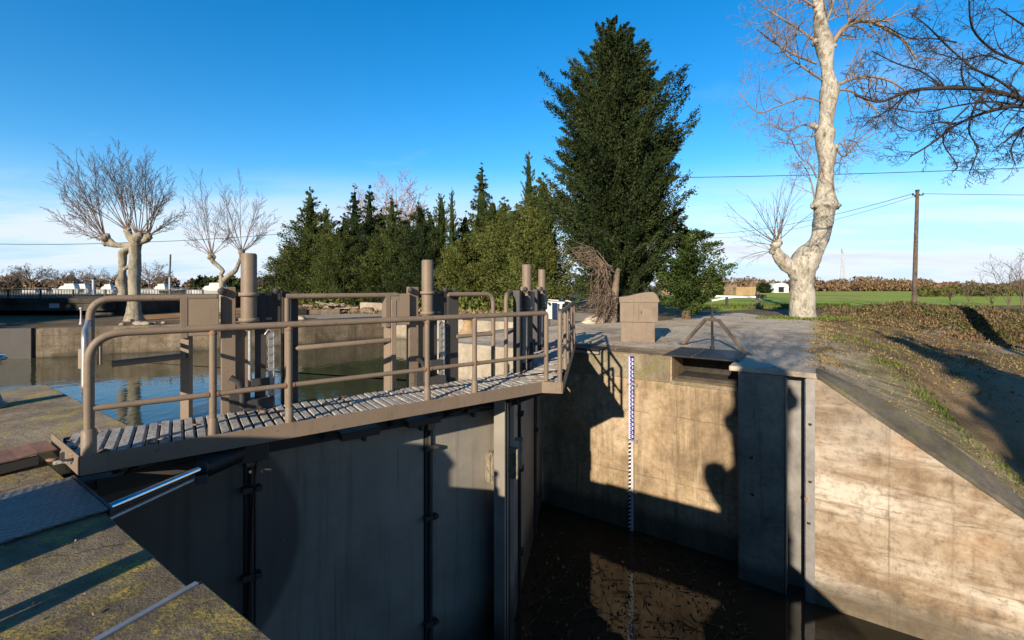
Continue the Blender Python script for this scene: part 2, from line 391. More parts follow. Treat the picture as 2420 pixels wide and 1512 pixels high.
M['straw'] = foliage('dry stalks', (.10,.07,.035), (.24,.18,.09), (.38,.30,.16))
M['white'] = plain('white paint', (.78,.78,.76), .45, 0, .08)
M['white_dull'] = plain('dull white panel', (.50,.50,.51), .5, 0, .1)
M['boat_white'] = plain('boat white', (.55,.55,.54), .45, 0, .12)
M['glass'] = plain('dark glass', (.02,.025,.03), .08, 0, .3)
M['black'] = plain('black paint', (.02,.02,.022), .5, 0, .3)
M['blue'] = plain('gauge blue', (.012,.015,.30), .4, 0, .15)
M['gauge_dark'] = plain('gauge dark', (.02,.02,.05), .4, 0, .3)
M['sign_blue'] = plain('sign blue', (.05,.12,.36), .5, 0, .15)
M['timber'] = bark('grey timber', (.36,.31,.23), (.24,.20,.14), (.11,.085,.06), 6)
M['pole'] = bark('utility pole wood', (.17,.13,.10), (.12,.09,.07), (.06,.045,.035), 5)
M['wire'] = plain('wire', (.03,.03,.032), .6)
M['bridge'] = concrete('shade-toned concrete', (.075,.065,.055), (.03,.026,.022), (.12,.105,.09), None, 0, .5, 0, .3, .8)  # base darkened to hold the shade on and under the bridge
M['ochre'] = concrete('ochre masonry', (.44,.31,.17), (.28,.19,.10), (.52,.39,.24), None, 0, .3, .5, .4, .6)
M['brickish'] = concrete('brown masonry', (.30,.21,.15), (.17,.12,.085), (.38,.28,.20), None, 0, .3, .5, .4, .6)
M['debris'] = plain('floating twigs', (.07,.05,.035), .8, 0, .6, 5)
M['leaf_litter'] = foliage('fallen leaves', (.09,.05,.025), (.22,.125,.055), (.36,.23,.10))
# ================================================================ THE SETTING
rng = np.random.default_rng(7)
CREST = .1
def S_near(d): return .38*d+.10*d*d if d < 3 else 2.04+.98*(d-3)
def sstep(a, b, x):
    t = min(1, max(0, (x-a)/(b-a))); return t*t*(3-2*t)
def S_face(d): return max(.71*d, S_near(d)+.04) if d > 3.2 else max(0, .71*d)
def bank_z(X, Y):
    c, p = cp(X, Y); d = CREST-c
    if d <= 0: return QZ
    near = 1-sstep(10.6, 16.5, p); near = near**.8
    z = QZ-(near*min(S_near(d), 4.6)+(1-near)*.17*min(d, 16))
    top = -.02*sstep(-.3, 1, d)+.24*sstep(1, 5, d)-.5*sstep(6, 10, d)+.12*math.sin(c*1.3)*math.sin(p*.9)
    z = z+(top-z)*sstep(31.3, 35.5, p)
    z = z+(-.22-z)*sstep(36.5, 43, p)
    n = .05*math.sin(X*1.7+Y*.6)*math.sin(Y*1.3-X*.4)+.03*math.sin(3.1*X)*math.sin(2.7*Y)
    return z+n*min(1, d*1.2)*(1 if p > 11.5 else .25)
def hit(x, y):                                  # survey helper: where the photo's sight line meets the right bank
    Y = 7.0
    while Y < 70:
        q = at(x, y, Y)
        if q.z <= bank_z(q.x, q.y): return Vector((q.x, q.y, bank_z(q.x, q.y)))
        Y += .05
    return at(x, y, 70)
BASIN = [(-26,-3.0),(-28,16.6),(-19.2,17.9),(-18.6,18.0),(-16.7,19.1),(-13.5,20.2),(-9.8,22.6),(-7.0,25.2),(1.5,20.3)]
hole = [W(CREST,-30),W(CREST,1.13),W(2.9,1.13),W(2.9,1.08),W(6.6,1.08),W(6.6,1.92),W(10.9,1.92),W(10.9,-12)]
hole += [Vector((a,b,0)) for a,b in BASIN]
hole += [W(10,10.1),W(6.6,10.1),W(6.6,11.05),W(1.45,11.05),W(1.45,10.44),W(.61,10.44),W(.61,10.85),W(.26,10.85),W(.26,10.44),W(CREST,10.44),W(CREST,60),W(-45,60),W(-45,-30)]
def poly_with_hole(name, outer, holes, z, mat):
    bm = bmesh.new(); edges = []
    for loop in [outer]+holes:
        vs = [bm.verts.new((p[0],p[1],z)) for p in loop]
        edges += [bm.edges.new((vs[i],vs[(i+1)%len(vs)])) for i in range(len(vs))]
    bmesh.ops.triangle_fill(bm, use_beauty=True, use_dissolve=False, edges=edges)
    bmesh.ops.recalc_face_normals(bm, faces=bm.faces)
    for f in bm.faces:
        if f.normal.z < 0: f.normal_flip()
    me = bpy.data.meshes.new(name); bm.to_mesh(me); bm.free(); me.materials.append(mat)
    o = bpy.data.objects.new(name, me); col.objects.link(o); return o
tag(poly_with_hole('ground', [(-4000,-600),(4000,-600),(4000,6000),(-4000,6000)], [hole], QZ, M['ground']), kind='structure')
def sheet(name, poly, z, mat, kind='structure'):
    m = MB(); m.add([(p[0],p[1],z) for p in poly], [tuple(range(len(poly)))])
    o = m.build(name, mat, fix=False)
    for f in o.data.polygons:
        if f.normal.z < 0: o.data.flip_normals(); break
    return tag(o, kind=kind) if kind else o
def ragged(poly, step=.8, amp=.25, seed=1, keep=()):
    r = random.Random(seed); out = []
    for i, p in enumerate(poly):
        a, b = Vector((p[0],p[1])), Vector((poly[(i+1)%len(poly)][0], poly[(i+1)%len(poly)][1])); out.append(a)
        if i in keep: continue
        k = int((b-a).length/step)
        nrm = Vector((-(b-a).y, (b-a).x)).normalized()
        for j in range(1, k): out.append(a.lerp(b, j/k)+nrm*r.uniform(-amp, amp))
    return out
Z1, Z2 = QZ+.004, QZ+.008
sheet('left_quay_paving', [W(CREST,-9),W(CREST,1.12),W(2.9,1.12),W(2.9,1.07),W(6.16,1.07),W(6.16,-9)], Z1, M['quay_low'])
sheet('left_quay_paving', [W(6.161,-9),W(6.161,1.07),W(6.6,1.07),W(6.6,1.91),W(10.9,1.91),W(10.9,-9)], Z1, M['quay_left'])
q = [W(CREST,10.45),W(.25,10.45),W(.25,10.86),W(.62,10.86),W(.62,10.45),W(1.46,10.45),W(1.46,11.06),W(6.6,11.06),W(6.6,10.11),W(10,10.11),W(10.2,14),W(9,19),W(6.4,22.5),W(5.5,30),W(4.2,31.5),W(1.6,27.5),W(CREST,26)]
sheet('quay_paving', ragged(q, .8, .22, 3, keep=(0,1,2,3,4,5,6,7,8,9,16)), Z1, M['quay_right'])
q = [(-9.7,22.7),(-6.95,25.15),(1.55,20.3),W(10.05,10.2),W(10.1,14.5),(8,24.5),(6,28),(-3,30),(-8,29.5),(-12.5,26)]
sheet('far_quay_paving', ragged(q, 1.0, .35, 5, keep=(0,1,2)), Z2, M['quay_far'])
q = [gnd(322,759),gnd(420,756),gnd(500,753),gnd(570,746),gnd(645,728),gnd(610,706),gnd(430,704),gnd(325,712)]
sheet('earth_patch', ragged(q, 1.2, .5, 8), Z1, M['earth'])
q = [gnd(1590,722),gnd(1700,735),gnd(1860,726),gnd(2400,722),gnd(3600,712),gnd(3600,686),gnd(2400,687),gnd(1900,688.5),gnd(1560,691)]
sheet('wheat_field', ragged(q, 4, .8, 9), Z1, M['field'])
sheet('field_track', ragged([gnd(1930,696.5),gnd(2105,698.5),gnd(2030,701),gnd(1925,699.5)], 3, .8, 4), Z2, M['earth'])
PATH = [cp(*hit(x,y).xy) for x,y in ((1975,742),(2040,750),(2120,763),(2200,778),(2290,797),(2360,815),(2430,842))]
def path_dist(c, p):
    dist = 9
    for a, b in zip(PATH, PATH[1:]):
        L = (b[0]-a[0])**2+(b[1]-a[1])**2; t = max(0, min(1, ((c-a[0])*(b[0]-a[0])+(p-a[1])*(b[1]-a[1]))/L))
        dist = min(dist, math.hypot(c-a[0]-t*(b[0]-a[0]), p-a[1]-t*(b[1]-a[1])))
    return dist
# right bank falling away below the crest: one height field
def bank_mesh():
    cs = sorted(set([CREST-.28*i for i in range(0, 45)]+[CREST-12.3-1.2*i for i in range(1, 16)]), reverse=True)
    ps = [10.44+.25*i for i in range(0, 48)]+[22.44+.5*i for i in range(1, 76)]
    v = []; path = []; slab = []; crest = []
    P = PATH
    for c in cs:
        for p in ps:
            w = W(c, p); z = bank_z(w.x, w.y)
            if p < 10.8: z = QZ-min(S_face(CREST-c), 4.6)-.12-(.2 if c < CREST else 0)
            v.append((w.x, w.y, z)); d = CREST-c
            dist = 9
            for a, b in zip(P, P[1:]):
                ax, ay, bx, by = *a, *b; L = (bx-ax)**2+(by-ay)**2
                t = max(0, min(1, ((c-ax)*(bx-ax)+(p-ay)*(by-ay))/L))
                dist = min(dist, math.hypot(c-ax-t*(bx-ax), p-ay-t*(by-ay)))
            path.append(1-sstep(.7, 1.25, dist+.2*math.sin(p*2.3+c)))
            e = np.interp(d, [0,.8,2.3,3.1,12], [21,17.2,12.9,12.1,11.9])+.35*math.sin(c*5.1)+.2*math.sin(c*13)
            crest.append((1-sstep(.0, 1.5, d+.35*math.sin(p*1.9)+.25*math.sin(p*4.7)))*(1-sstep(15,24,p)))
            slab.append(1-sstep(e-.35, e+.35, p))
            if d > 2.0 and p > 13: path[-1] = max(path[-1], sstep(12.9,14.2,p)*(1-sstep(17.0,19.0,p+.4*math.sin(c*3)))*sstep(2.4,4.2,d)*.7)
    n = len(ps); f = [(i*n+j, i*n+j+1, (i+1)*n+j+1, (i+1)*n+j) for i in range(len(cs)-1) for j in range(n-1)]
    o = mesh_np('bank_slope', v, [t[::-1] for t in f] if False else f, M['bank'], smooth=True)
    for nm, vals in (('path',path),('slab',slab),('crest',crest)):
        a = o.data.attributes.new(nm, 'FLOAT', 'POINT'); a.data.foreach_set('value', np.array(vals, dtype=np.float32))
    return tag(o, kind='structure')
bank_mesh()
def left_slope():
    cs = [CREST-.5*i for i in range(0, 30)]; ps = [1.0-1.0*i for i in range(0, 31)]; v = []
    for c in cs:
        for p in ps:
            w = W(c, p); v.append((w.x, w.y, QZ-min(S_near(CREST-c), 4.2)*(1-.6*sstep(0,6,1-p))))
    n = len(ps); f = [(i*n+j, (i+1)*n+j, (i+1)*n+j+1, i*n+j+1) for i in range(len(cs)-1) for j in range(n-1)]
    o = mesh_np('left_bank_slope', v, f, M['bank'], smooth=True)
    a = o.data.attributes.new('slab', 'FLOAT', 'POINT'); a.data.foreach_set('value', np.ones(len(v), dtype=np.float32)*.7)
    tag(o, kind='structure')
left_slope()
# water: the held basin above the gate and the empty chamber below it
GP = [(-5.38,4.37),(-.17,8.03),(.70,12.62)]                            # line of the gate leaves
q = [GP[0],(-5.3,5.2),W(10.9,1.95),W(10.95,-13)]+[(a*1.0+(-.3 if a<-20 else 0), b+(.35 if b>17 else -.4)) for a,b in BASIN]+[W(9.95,10.3),W(6.4,10.6),GP[2],GP[1]]
sheet('basin_water', q, WUP, M['water_up'])
sheet('chamber_water', [W(-45,.2),W(7.2,.2),GP[0],GP[1],GP[2],W(7,11.6),W(-45,11.6)], WLOW, M['water_low'])
# walls
def wall(name, label, pts, zt, zb, th, mat, side=1, bottoms=None):
    """masonry run along pts, thickness th away from the water"""
    pts = [Vector((p[0],p[1])) for p in pts]; n = len(pts); off = []
    for i in range(n):
        a = pts[max(0,i-1)]; b = pts[min(n-1,i+1)]; t = (b-a).normalized()
        off.append(pts[i]+Vector((t.y,-t.x))*th*side)
    m = MB(); vs = []
    for i in range(n):
        for q_, z in ((pts[i],zt),(pts[i],zb),(off[i],zb),(off[i],zt)): vs.append((q_.x,q_.y,z))
    fs = [(i*4+k, i*4+(k+1)%4, (i+1)*4+(k+1)%4, (i+1)*4+k) for i in range(n-1) for k in range(4)]+[(0,1,2,3),((n-1)*4+3,(n-1)*4+2,(n-1)*4+1,(n-1)*4)]
    m.add(vs, fs)
    return tag(m.build(name, mat, bevel=.03), label, 'wall')
ZT = QZ+.010
c_ax, p_ax = W(1,0), W(0,1)
# near (left) lock wall
lw = thing('lock_wall', 'lichen covered quay wall at the near left corner with the gate pit behind', 'wall', W(3.5,.6,QZ))
m = MB(); m.prism([W(2.91,1.08),W(6.6,1.08),W(6.6,.55),W(2.91,.55)], -6, Z1-.002); m.build('chamber_face', M['quay_low'], lw, bevel=.006)
m = MB(); m.prism([W(.1,1.13),W(2.895,1.13),W(2.895,-4.5),W(.1,-4.5)], -6, ZT+.012); m.build('end_block', M['quay_low'], lw, bevel=.008)
m = MB(); m.prism([W(6.605,1.92),W(10.9,1.92),W(10.9,1.35),W(6.605,1.35)], -4, Z1-.002); m.prism([W(10.9,1.34),W(10.9,-12),W(10.3,-12),W(10.3,1.34)], -4, Z1-.002)
m.build('basin_face', M['quay_left'], lw, bevel=.006)
m = MB(); poly = [W(.095,1.13,QZ)]+[W(CREST-.3*i,1.13,QZ-S_near(.3*i)) for i in range(1,18)]+[W(-5,1.13,-6),W(.095,1.13,-6)]
m.extrude(poly, p_ax*-.6); m.build('sloping_end', M['quay_left'], lw)
m = MB(); m.bar(W(2.87,1.10,QZ+.022), W(2.70,.1,QZ+.022), .035, .028); m.build('edge_iron', M['zinc'], lw)
# far (right) lock wall
rw = thing('lock_wall', 'sunlit concrete lock wall carrying the blue depth gauge, with square pillar and sloping end', 'wall', W(3,11.2,QZ))
m = MB()
m.prism([W(6.6,11.05),W(2.95,11.05),W(2.95,12.2),W(6.6,12.2)], -6, ZT)
m.prism([W(2.948,11.05),W(1.45,11.05),W(1.45,12.2),W(2.948,12.2)], -6, -.74)
m.build('recess_face', M['wall_recess'], rw)
m = MB(); m.prism([W(2.946,12.1),W(1.452,12.1),W(1.452,12.2),W(2.946,12.2)], -.738, QZ-.06); m.prism([W(2.9,11.35),W(1.46,11.35),W(1.46,12.09),W(2.9,12.09)], -.736, -.66); m.build('niche', M['bridge'], rw)  # dark concrete stands in for the shade inside the niche
m = MB()
m.prism([W(6.59,11.02),W(3.0,11.02),W(3.0,11.06),W(6.59,11.06)], -.80, -.2); m.prism([W(2.99,11.03),W(1.46,11.03),W(1.46,11.06),W(2.99,11.06)], -.83, -.745)
m.build('worn_coping_band', concrete('worn coping', (.30,.25,.17), (.14,.115,.075), (.42,.36,.26), (.17,.155,.06), .55, .3, 0, .8, 1.6), rw, bevel=.015)
m = MB(); m.prism([W(1.449,10.44),W(.61,10.44),W(.61,11.6),W(1.449,11.6)], -6, ZT-.10); m.build('pillar', M['wall_pillar'], rw, bevel=.025)
m = MB(); m.prism([W(1.62,10.41),W(.08,10.41),W(.08,11.9),W(1.62,11.9)], ZT-.098, ZT+.01); m.build('pillar_coping', M['quay_right'], rw, bevel=.02)
m = MB()
m.prism([W(.607,10.85),W(.263,10.85),W(.263,10.9),W(.607,10.9)], -6, ZT-.1); m.prism([W(.607,10.43),W(.585,10.43),W(.585,10.85),W(.607,10.85)], -6, ZT-.13)
m.prism([W(.285,10.425),W(.12,10.425),W(.12,10.45),W(.285,10.45)], -6, ZT-.12); m.prism([W(.285,10.425),W(.265,10.425),W(.265,10.85),W(.285,10.85)], -6, ZT-.12)
m.build('stop_log_groove', M['joint'], rw)
m = MB()
poly = [W(.26,10.44,ZT-.1),W(.09,10.44,ZT-.1)]+[W(CREST-.3*i,10.44,QZ-S_face(.3*i)) for i in range(1,14)]+[W(-4.6,10.44,-4.95),W(-14,10.44,-4.97),W(-14,10.44,-6),W(.26,10.44,-6)]
m.extrude(poly, p_ax*.35); m.build('wing_wall', M['wing'], rw)
m = MB()
top = [CREST-.25*i for i in range(0,17)]
for p0, p1, dz in ((10.41, 10.95, .035),):
    vs = []
    for c in top:
        z = QZ-S_near(CREST-c)
        zf = QZ-S_face(CREST-c)
        for p, zz in ((p0, zf-.05),(p0, zf+dz),(p1, z+dz+.01),(p1, zf-.15)): vs.append(W(c,p,zz))
    n = len(top); m.add(vs, [(i*4+k, i*4+(k+1)%4, (i+1)*4+(k+1)%4, (i+1)*4+k) for i in range(n-1) for k in range(4)]+[(0,1,2,3),(n*4-1,n*4-2,n*4-3,n*4-4)])
m.build('wing_coping', concrete('dark mossy coping', (.14,.125,.10), (.065,.058,.045), (.24,.21,.165), (.12,.12,.045), .4, 0, 0, .7, 1.8), rw)
m = MB()
for a, b in ((.20,-1.15),(.2,-2.25),(.22,-3.05),(1.2,-2.0),(1.18,-2.75)): m.cut(); m.lathe(W(a,10.43,b), [(.0,-.02),(.03,-.02),(.03,.02),(0,.02)], 8)
m.build('bolt_hole', M['black'], rw)
m = MB(); m.box(W(.262,10.42,-2.6), (.05,.06,.06), (c_ax,p_ax)); m.tube([W(.26,10.41,-2.57),W(.27,10.37,-2.6),W(.26,10.41,-2.64)], .008, 6); m.build('mooring_ring', M['rust'], rw)
# upstream walls of the basin
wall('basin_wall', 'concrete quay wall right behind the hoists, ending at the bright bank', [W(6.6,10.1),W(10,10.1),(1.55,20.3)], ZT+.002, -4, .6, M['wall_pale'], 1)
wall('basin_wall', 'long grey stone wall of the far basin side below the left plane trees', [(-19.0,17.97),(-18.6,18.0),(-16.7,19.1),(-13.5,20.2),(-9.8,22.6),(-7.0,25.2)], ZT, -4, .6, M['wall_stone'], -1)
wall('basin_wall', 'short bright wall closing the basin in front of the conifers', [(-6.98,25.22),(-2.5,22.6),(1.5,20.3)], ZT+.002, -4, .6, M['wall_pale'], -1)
# edge stones and rubble on the far wall
r = random.Random(4)
for i in range(46):
    a, b = Vector((-16.9,19.2)), Vector((-10.3,22.6)); q_ = a.lerp(b, r.random())
    m = MB(); m.blob((q_.x+r.uniform(-.1,.25)-.1, q_.y+r.uniform(.05,.5), QZ+.05), r.uniform(.08,.22), r, 7, 5, .4, (1.3,.9,.55))
    tag(m.build('edge_stone', M['wall_pale']), 'pale broken stone lying along the top edge of the far stone wall', 'stone', 'broken stones along the far wall edge')
# ================================================================ THE LOCK GATE (two leaves)
LEN, WID = 5.43, 1.02
class Leaf:
    hw = 0.
    def __init__(s, o, l, w): s.o, s.l, s.w = Vector((*o,0)), Vector((*l,0)).normalized(), Vector((*w,0)).normalized()
    def P(s, a, b, z=0.): return s.o+s.l*a+s.w*b+Vector((0,0,z))
    def ax(s): return (s.l, s.w)
def arc3(p, a, b, r, n=6):                    # round the corner a-p-b
    p, a, b = Vector(p), Vector(a), Vector(b); u = (a-p).normalized(); v = (b-p).normalized()
    q0, q1 = p+u*r, p+v*r; out = []
    for i in range(n+1):
        t = i/n; out.append(q0*(1-t)**2+p*2*t*(1-t)+q1*t*t)
    return out
def hoist(L0, root, s0, zt=1.90):
    L = Leaf((L0.o+L0.w*L0.hw).xy, L0.l.xy, L0.w.xy)
    h = MB(); h.tube([L.P(s0,1.0,.98),L.P(s0,1.0,zt-.02),L.P(s0,1.0,zt)], [.088,.088,.078], 20)
    ho = h.build('hoist_cylinder', M['taupe'], root)
    m = MB()
    for z in (1.40, 1.09):
        m.cut(); m.lathe(L.P(s0,1.0,z), [(.086,-.022),(.112,-.022),(.112,.022),(.086,.022)], 20)
        m.box(L.P(s0-.0,1.09,z), (.52,.06,.035), L.ax())
    m.build('clamp', M['taupe_pale'], ho)
    m = MB(); m.tube([L.P(s0+.01,1.0,.24),L.P(s0+.01,1.0,.985)], .022, 12); m.build('piston_rod', M['zinc'], ho)
    m = MB(); m.box(L.P(s0-.21,1.08,.71), (.15,.12,1.56), L.ax()); m.box(L.P(s0-.06,1.10,.56), (.16,.04,.98), L.ax()); m.build('guide_column', M['taupe'], root, bevel=.008)
    m = MB(); m.box(L.P(s0+.47,1.10,.70), (.19,.12,1.46), L.ax()); m.build('guide_column', M['steel_dark'], root, bevel=.008)  # dark steel puts this column's shaded side into the colour
    m = MB(); m.box(L.P(s0+.26,1.11,1.21), (.21,.05,.42), L.ax()); m.box(L.P(s0+.13,1.07,.70), (.12,.05,1.40), L.ax()); m.build('back_plate', M['steel_dark'], root, bevel=.005)
    m = MB(); m.box(L.P(s0+.235,1.01,.46), (.05,.06,.98), L.ax())
    for k in range(9): m.box(L.P(s0+.235,.975,.06+.1*k), (.075,.03,.03), L.ax())
    m.tube([L.P(s0+.27,.97,.02),L.P(s0+.27,.97,.92),L.P(s0+.21,.97,.96),L.P(s0+.17,.98,.90)], .012, 8)
    m.build('rack_bar', M['zinc'], root, bevel=.004)
    m = MB(); m.box(L.P(s0-.10,.99,.13), (.22,.12,.26), L.ax()); m.box(L.P(s0+.12,.97,.30), (.2,.08,.13), L.ax()); m.box(L.P(s0+.10,1.0,.06), (.34,.2,.12), L.ax())
    m.tube([L.P(s0-.2,.93,.42),L.P(s0-.12,.92,.36),L.P(s0-.08,.91,.2),L.P(s0-.08,.91,.05)], .035, 8)
    for k in (-.06,.02,.1): m.tube([L.P(s0+k,.92,.27),L.P(s0+k,.88,.27)], .022, 8)
    m.build('lifting_bracket', M['steel_dark'], root, bevel=.006)
    m = MB(); m.box(L.P(s0-.46,1.02,1.16), (.30,.16,.46), L.ax()); cb = m.build('control_box', M['taupe_pale'], root, bevel=.008)
    m = MB(); m.box(L.P(s0-.645,1.02,1.15), (.07,.17,.48), L.ax()); m.build('side_plate', M['taupe'], cb, bevel=.004)
    m = MB(); m.bar(L.P(s0-.62,1.02,-.05), L.P(s0-.62,1.02,.93), .07, .1); m.build('box_stand', M['taupe'], root, bevel=.005)
    m = MB()
    for a, z in ((-.28,1.44),(-.27,1.0),(.3,1.44)): m.cut(); m.blob(L.P(s0+a,.98,z), .045, random.Random(3), 8, 6, .2)
    m.build('bolt_knob', M['steel_dark'], root)
def build_leaf(L, name, label, left):
    root = thing(name, label, 'lock gate', L.P(LEN/2,.5,0))
    # skin plate with stiffeners, below the walkway
    m = MB(); s1 = 5.06; n = 24
    for a, b in ((-.30,1.32),(1.44,3.68),(3.82,s1)):
        m.box(L.P((a+b)/2,1.0,-3.0), (b-a,.09,5.0), L.ax())
    m.box(L.P(2.4,1.07,-3.0), (5.4,.05,5.0), L.ax())
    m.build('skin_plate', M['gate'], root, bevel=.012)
    m = MB(); m.box(L.P(2.4,.93,-.53), (5.3,.10,.03), L.ax()); m.box(L.P(2.4,.90,-.44), (5.3,.03,.14), L.ax()); m.build('top_flange', M['steel_dark'], root, bevel=.006)
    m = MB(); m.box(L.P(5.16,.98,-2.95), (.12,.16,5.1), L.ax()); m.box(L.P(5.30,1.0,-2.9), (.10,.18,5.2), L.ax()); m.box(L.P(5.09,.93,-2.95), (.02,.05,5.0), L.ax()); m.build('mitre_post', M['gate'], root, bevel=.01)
    m = MB(); m.box(L.P(5.225,.93,-2.9), (.03,.06,5.1), L.ax()); m.build('mitre_seal', M['rubber'], root)
    for s0 in (1.38, 3.75):
        m = MB(); m.box(L.P(s0,.955,-2.9), (.10,.03,5.0), L.ax()); m.tube([L.P(s0+.015,.92,-5.2),L.P(s0+.015,.92,-.1)], .024, 10)
        g = m.build('paddle_rod', M['steel_dark'], root)
        m = MB()
        for z in (-.95,-2.0,-3.6):
            m.cut(); m.box(L.P(s0+.015,.90,z), (.20,.09,.07), L.ax()); m.box(L.P(s0+.09,.86,z+.01), (.07,.05,.05), L.ax())
        m.build('rod_guide', M['steel_dark'], g, bevel=.006)
        m = MB(); m.box(L.P(s0-.02,.93,-.32), (.07,.05,.36), L.ax()); m.box(L.P(s0+.14,.93,-.3), (.1,.06,.34), L.ax()); m.box(L.P(s0+.015,.89,-.62), (.12,.06,.09), L.ax()); m.build('rod_hanger', M['taupe'], g, bevel=.005)
    # walkway bearers under the grating
    m = MB()
    for s0 in (.25,1.25,2.2,3.1,4.0,4.9):
        poly = [L.P(s0,.03,-.08),L.P(s0,.03,-.15),L.P(s0,.90,-.52),L.P(s0,.90,-.08)]
        m.extrude(poly, L.l*.012)
    m.bar(L.P(-.2,.5,-.09), L.P(5.4,.5,-.09), .06, .1); m.bar(L.P(-.25,.98,-.1), L.P(5.42,.98,-.1), .05, .14)
    for s0 in (-.1,.6,2.6,3.5): m.box(L.P(s0,.62,-.42), (.5,.18,.10), L.ax())
    m.bar(L.P(.05,.55,-.46), L.P(1.5,.66,-.34), .10, .16); m.bar(L.P(.2,.72,-.30), L.P(1.7,.8,-.30), .16, .03)
    m.build('walkway_bearers', M['steel_dark'], root, bevel=.006)
    m = MB(); s0 = -.26; r = random.Random(5 if left else 6)
    while s0 < 5.36:
        dz = r.uniform(-.006,.006)
        a0, a1 = max(.06, -s0/.34*1.02+.09), .985
        if a1-a0 < .12: s0 += .118; continue
        sh = -.34*.35 if s0 < .2 else 0
        m.box(L.P(s0,(a0+a1)/2,-.018+dz), (.070,a1-a0-.01,.028), L.ax())
        m.box(L.P(s0+.036,(a0+a1)/2,-.030+dz), (.03,a1-a0-.02,.016), L.ax())
        s0 += .102
    for w0 in (.2,.5,.8): m.bar(L.P(-.2,w0,-.05), L.P(5.38,w0,-.05), .03, .03)
    m.build('walkway_grating', M['slats'], root, bevel=.004)
    m = MB()
    for k in range(40):
        a = r.uniform(-.2,5.3); w0 = r.choice([r.uniform(.6,.97), r.uniform(.07,.3)]) ; m.blob(L.P(a,w0,.0), r.uniform(.012,.035), r, 6, 4, .4, (1.6,1,.5))
    tag(m.build('rust_scale', M['rust'], root), kind='stuff')
    # kick plates, the end one cut along the quay
    e0 = L.P(-.34,WID,0); e1 = L.P(0,0,0)
    m = MB(); m.bar(L.P(-.0,.0,-.06), L.P(LEN,0,-.06), .012, .17); m.bar(L.P(0,.024,-.14), L.P(LEN,.024,-.14), .05, .012); m.build('kick_plate', M['taupe'], root, bevel=.004)
    m = MB(); m.bar(Vector((e1.x,e1.y,-.06))+L.w*.006-L.l*.006, Vector((e0.x,e0.y,-.06)), .012, .17); m.build('kick_plate', M['taupe'], root, bevel=.004)
    m = MB(); m.bar(L.P(LEN,.01,-.06), L.P(LEN,WID*.45,-.06), .012, .17); m.build('kick_plate', M['taupe'], root, bevel=.004)
    # front railing
    fr = MB(); H = 1.08
    pts = [L.P(.05,.045,0)]+arc3(L.P(.05,.045,H), L.P(.05,.045,0), L.P(1,.045,H), .26, 8)+arc3(L.P(5.33,.045,H), L.P(4,.045,H), L.P(5.33,.045,0), .05, 4)+[L.P(5.33,.045,-.1)]
    fr.tube(pts, .036, 14); rail = fr.build('front_rail', M['taupe'], root)
    m = MB()
    segs = [.05,.965,1.66,3.30,4.02,5.33]
    for a, b in zip(segs, segs[1:]): m.cut(); m.tube([L.P(a+.03,.045,.42),L.P(b-.03,.045,.42)], .028, 12)
    m.build('mid_rail', M['taupe'], rail)
    for a in segs[1:-1]:
        m = MB(); m.tube([L.P(a-.052,.045,.42),L.P(a-.03,.045,.42)], .033, 12); m.cut(); m.tube([L.P(a+.03,.045,.42),L.P(a+.052,.045,.42)], .033, 12); m.cut(); m.lathe(L.P(a,.045,H-.055), [(.034,-.012),(.041,0),(.036,.014)], 14); m.build('weld_collar', M['rust'], rail)
        m = MB(); m.tube([L.P(a,.045,-.05),L.P(a,.045,H-.02)], .034, 14); m.tube([L.P(a,.045,-.08),L.P(a,.045,.17),L.P(a,.045,.185)], [.044,.044,.036], 14); m.build('rail_post', M['taupe'], rail)
    m = MB(); m.tube([L.P(.05,.045,-.08),L.P(.05,.045,.23),L.P(.05,.045,.245)], [.054,.054,.038], 14); m.build('post_sleeve', M['taupe'], rail)
    # rear railing, taller
    H2 = 1.37; rr = MB()
    pts = [L.P(-.05,.97,-.05)]+arc3(L.P(-.05,.97,H2), L.P(-.05,.97,0), L.P(1,.97,H2), .2, 8)+[L.P(1.05,.97,H2)]
    rr.tube(pts, .036, 14); rr.cut()
    rr.tube([L.P(1.79,.97,H2),L.P(3.27,.97,H2)], .036, 14); rr.cut()
    rr.tube([L.P(4.10,.97,H2)]+arc3(L.P(4.95,.97,H2), L.P(4.3,.97,H2), L.P(4.95,.97,0), .16, 8)+[L.P(4.95,.97,-.05)], .036, 14)
    rail2 = rr.build('rear_rail', M['taupe'], root)
    m = MB(); m.tube([L.P(.12,.97,.68),L.P(.75,.97,.71)], .034, 12); m.cut(); m.tube([L.P(1.90,.97,.70),L.P(1.93,.97,.70),L.P(3.15,.97,.72)], [.012,.034,.034], 12); m.cut(); m.tube([L.P(4.26,.97,.70),L.P(4.92,.97,.70)], .03, 12); m.build('mid_rail', M['taupe'], rail2)
    m = MB(); m.tube([L.P(1.80,.97,-.04),L.P(1.80,.97,H2-.02)], .032, 12); m.build('rail_post', M['taupe'], rail2)
    m = MB(); m.box(L.P(3.2,.97,.62), (.075,.075,1.36), L.ax()); m.build('rail_post', M['taupe_pale'], rail2, bevel=.006)
    # end loop with its panel
    A, B = L.P(.02,.06,0), L.P(-.06,.93,0)
    def e(t, z): q_ = A.lerp(B, t); return Vector((q_.x,q_.y,z))
    m = MB(); m.tube([e(.0,.62)]+arc3(e(.02,1.09), e(.02,.6), e(1,1.13), .14, 6)+[e(1.0,1.13),e(1.12,1.16)], .024, 10); m.tube([e(.05,.58),e(.9,.62),e(1.0,.65)], .022, 10); eg = m.build('end_loop', M['zinc'], root)
    m = MB(); m.add([e(.50,.62),e(.93,.62),e(.93,1.07),e(.50,1.04)], [(0,1,2,3)]); m.extrude([e(.50,.60),e(.93,.64),e(.93,1.07),e(.50,1.04)], L.l*.012); m.build('panel', M['white_dull'], eg)
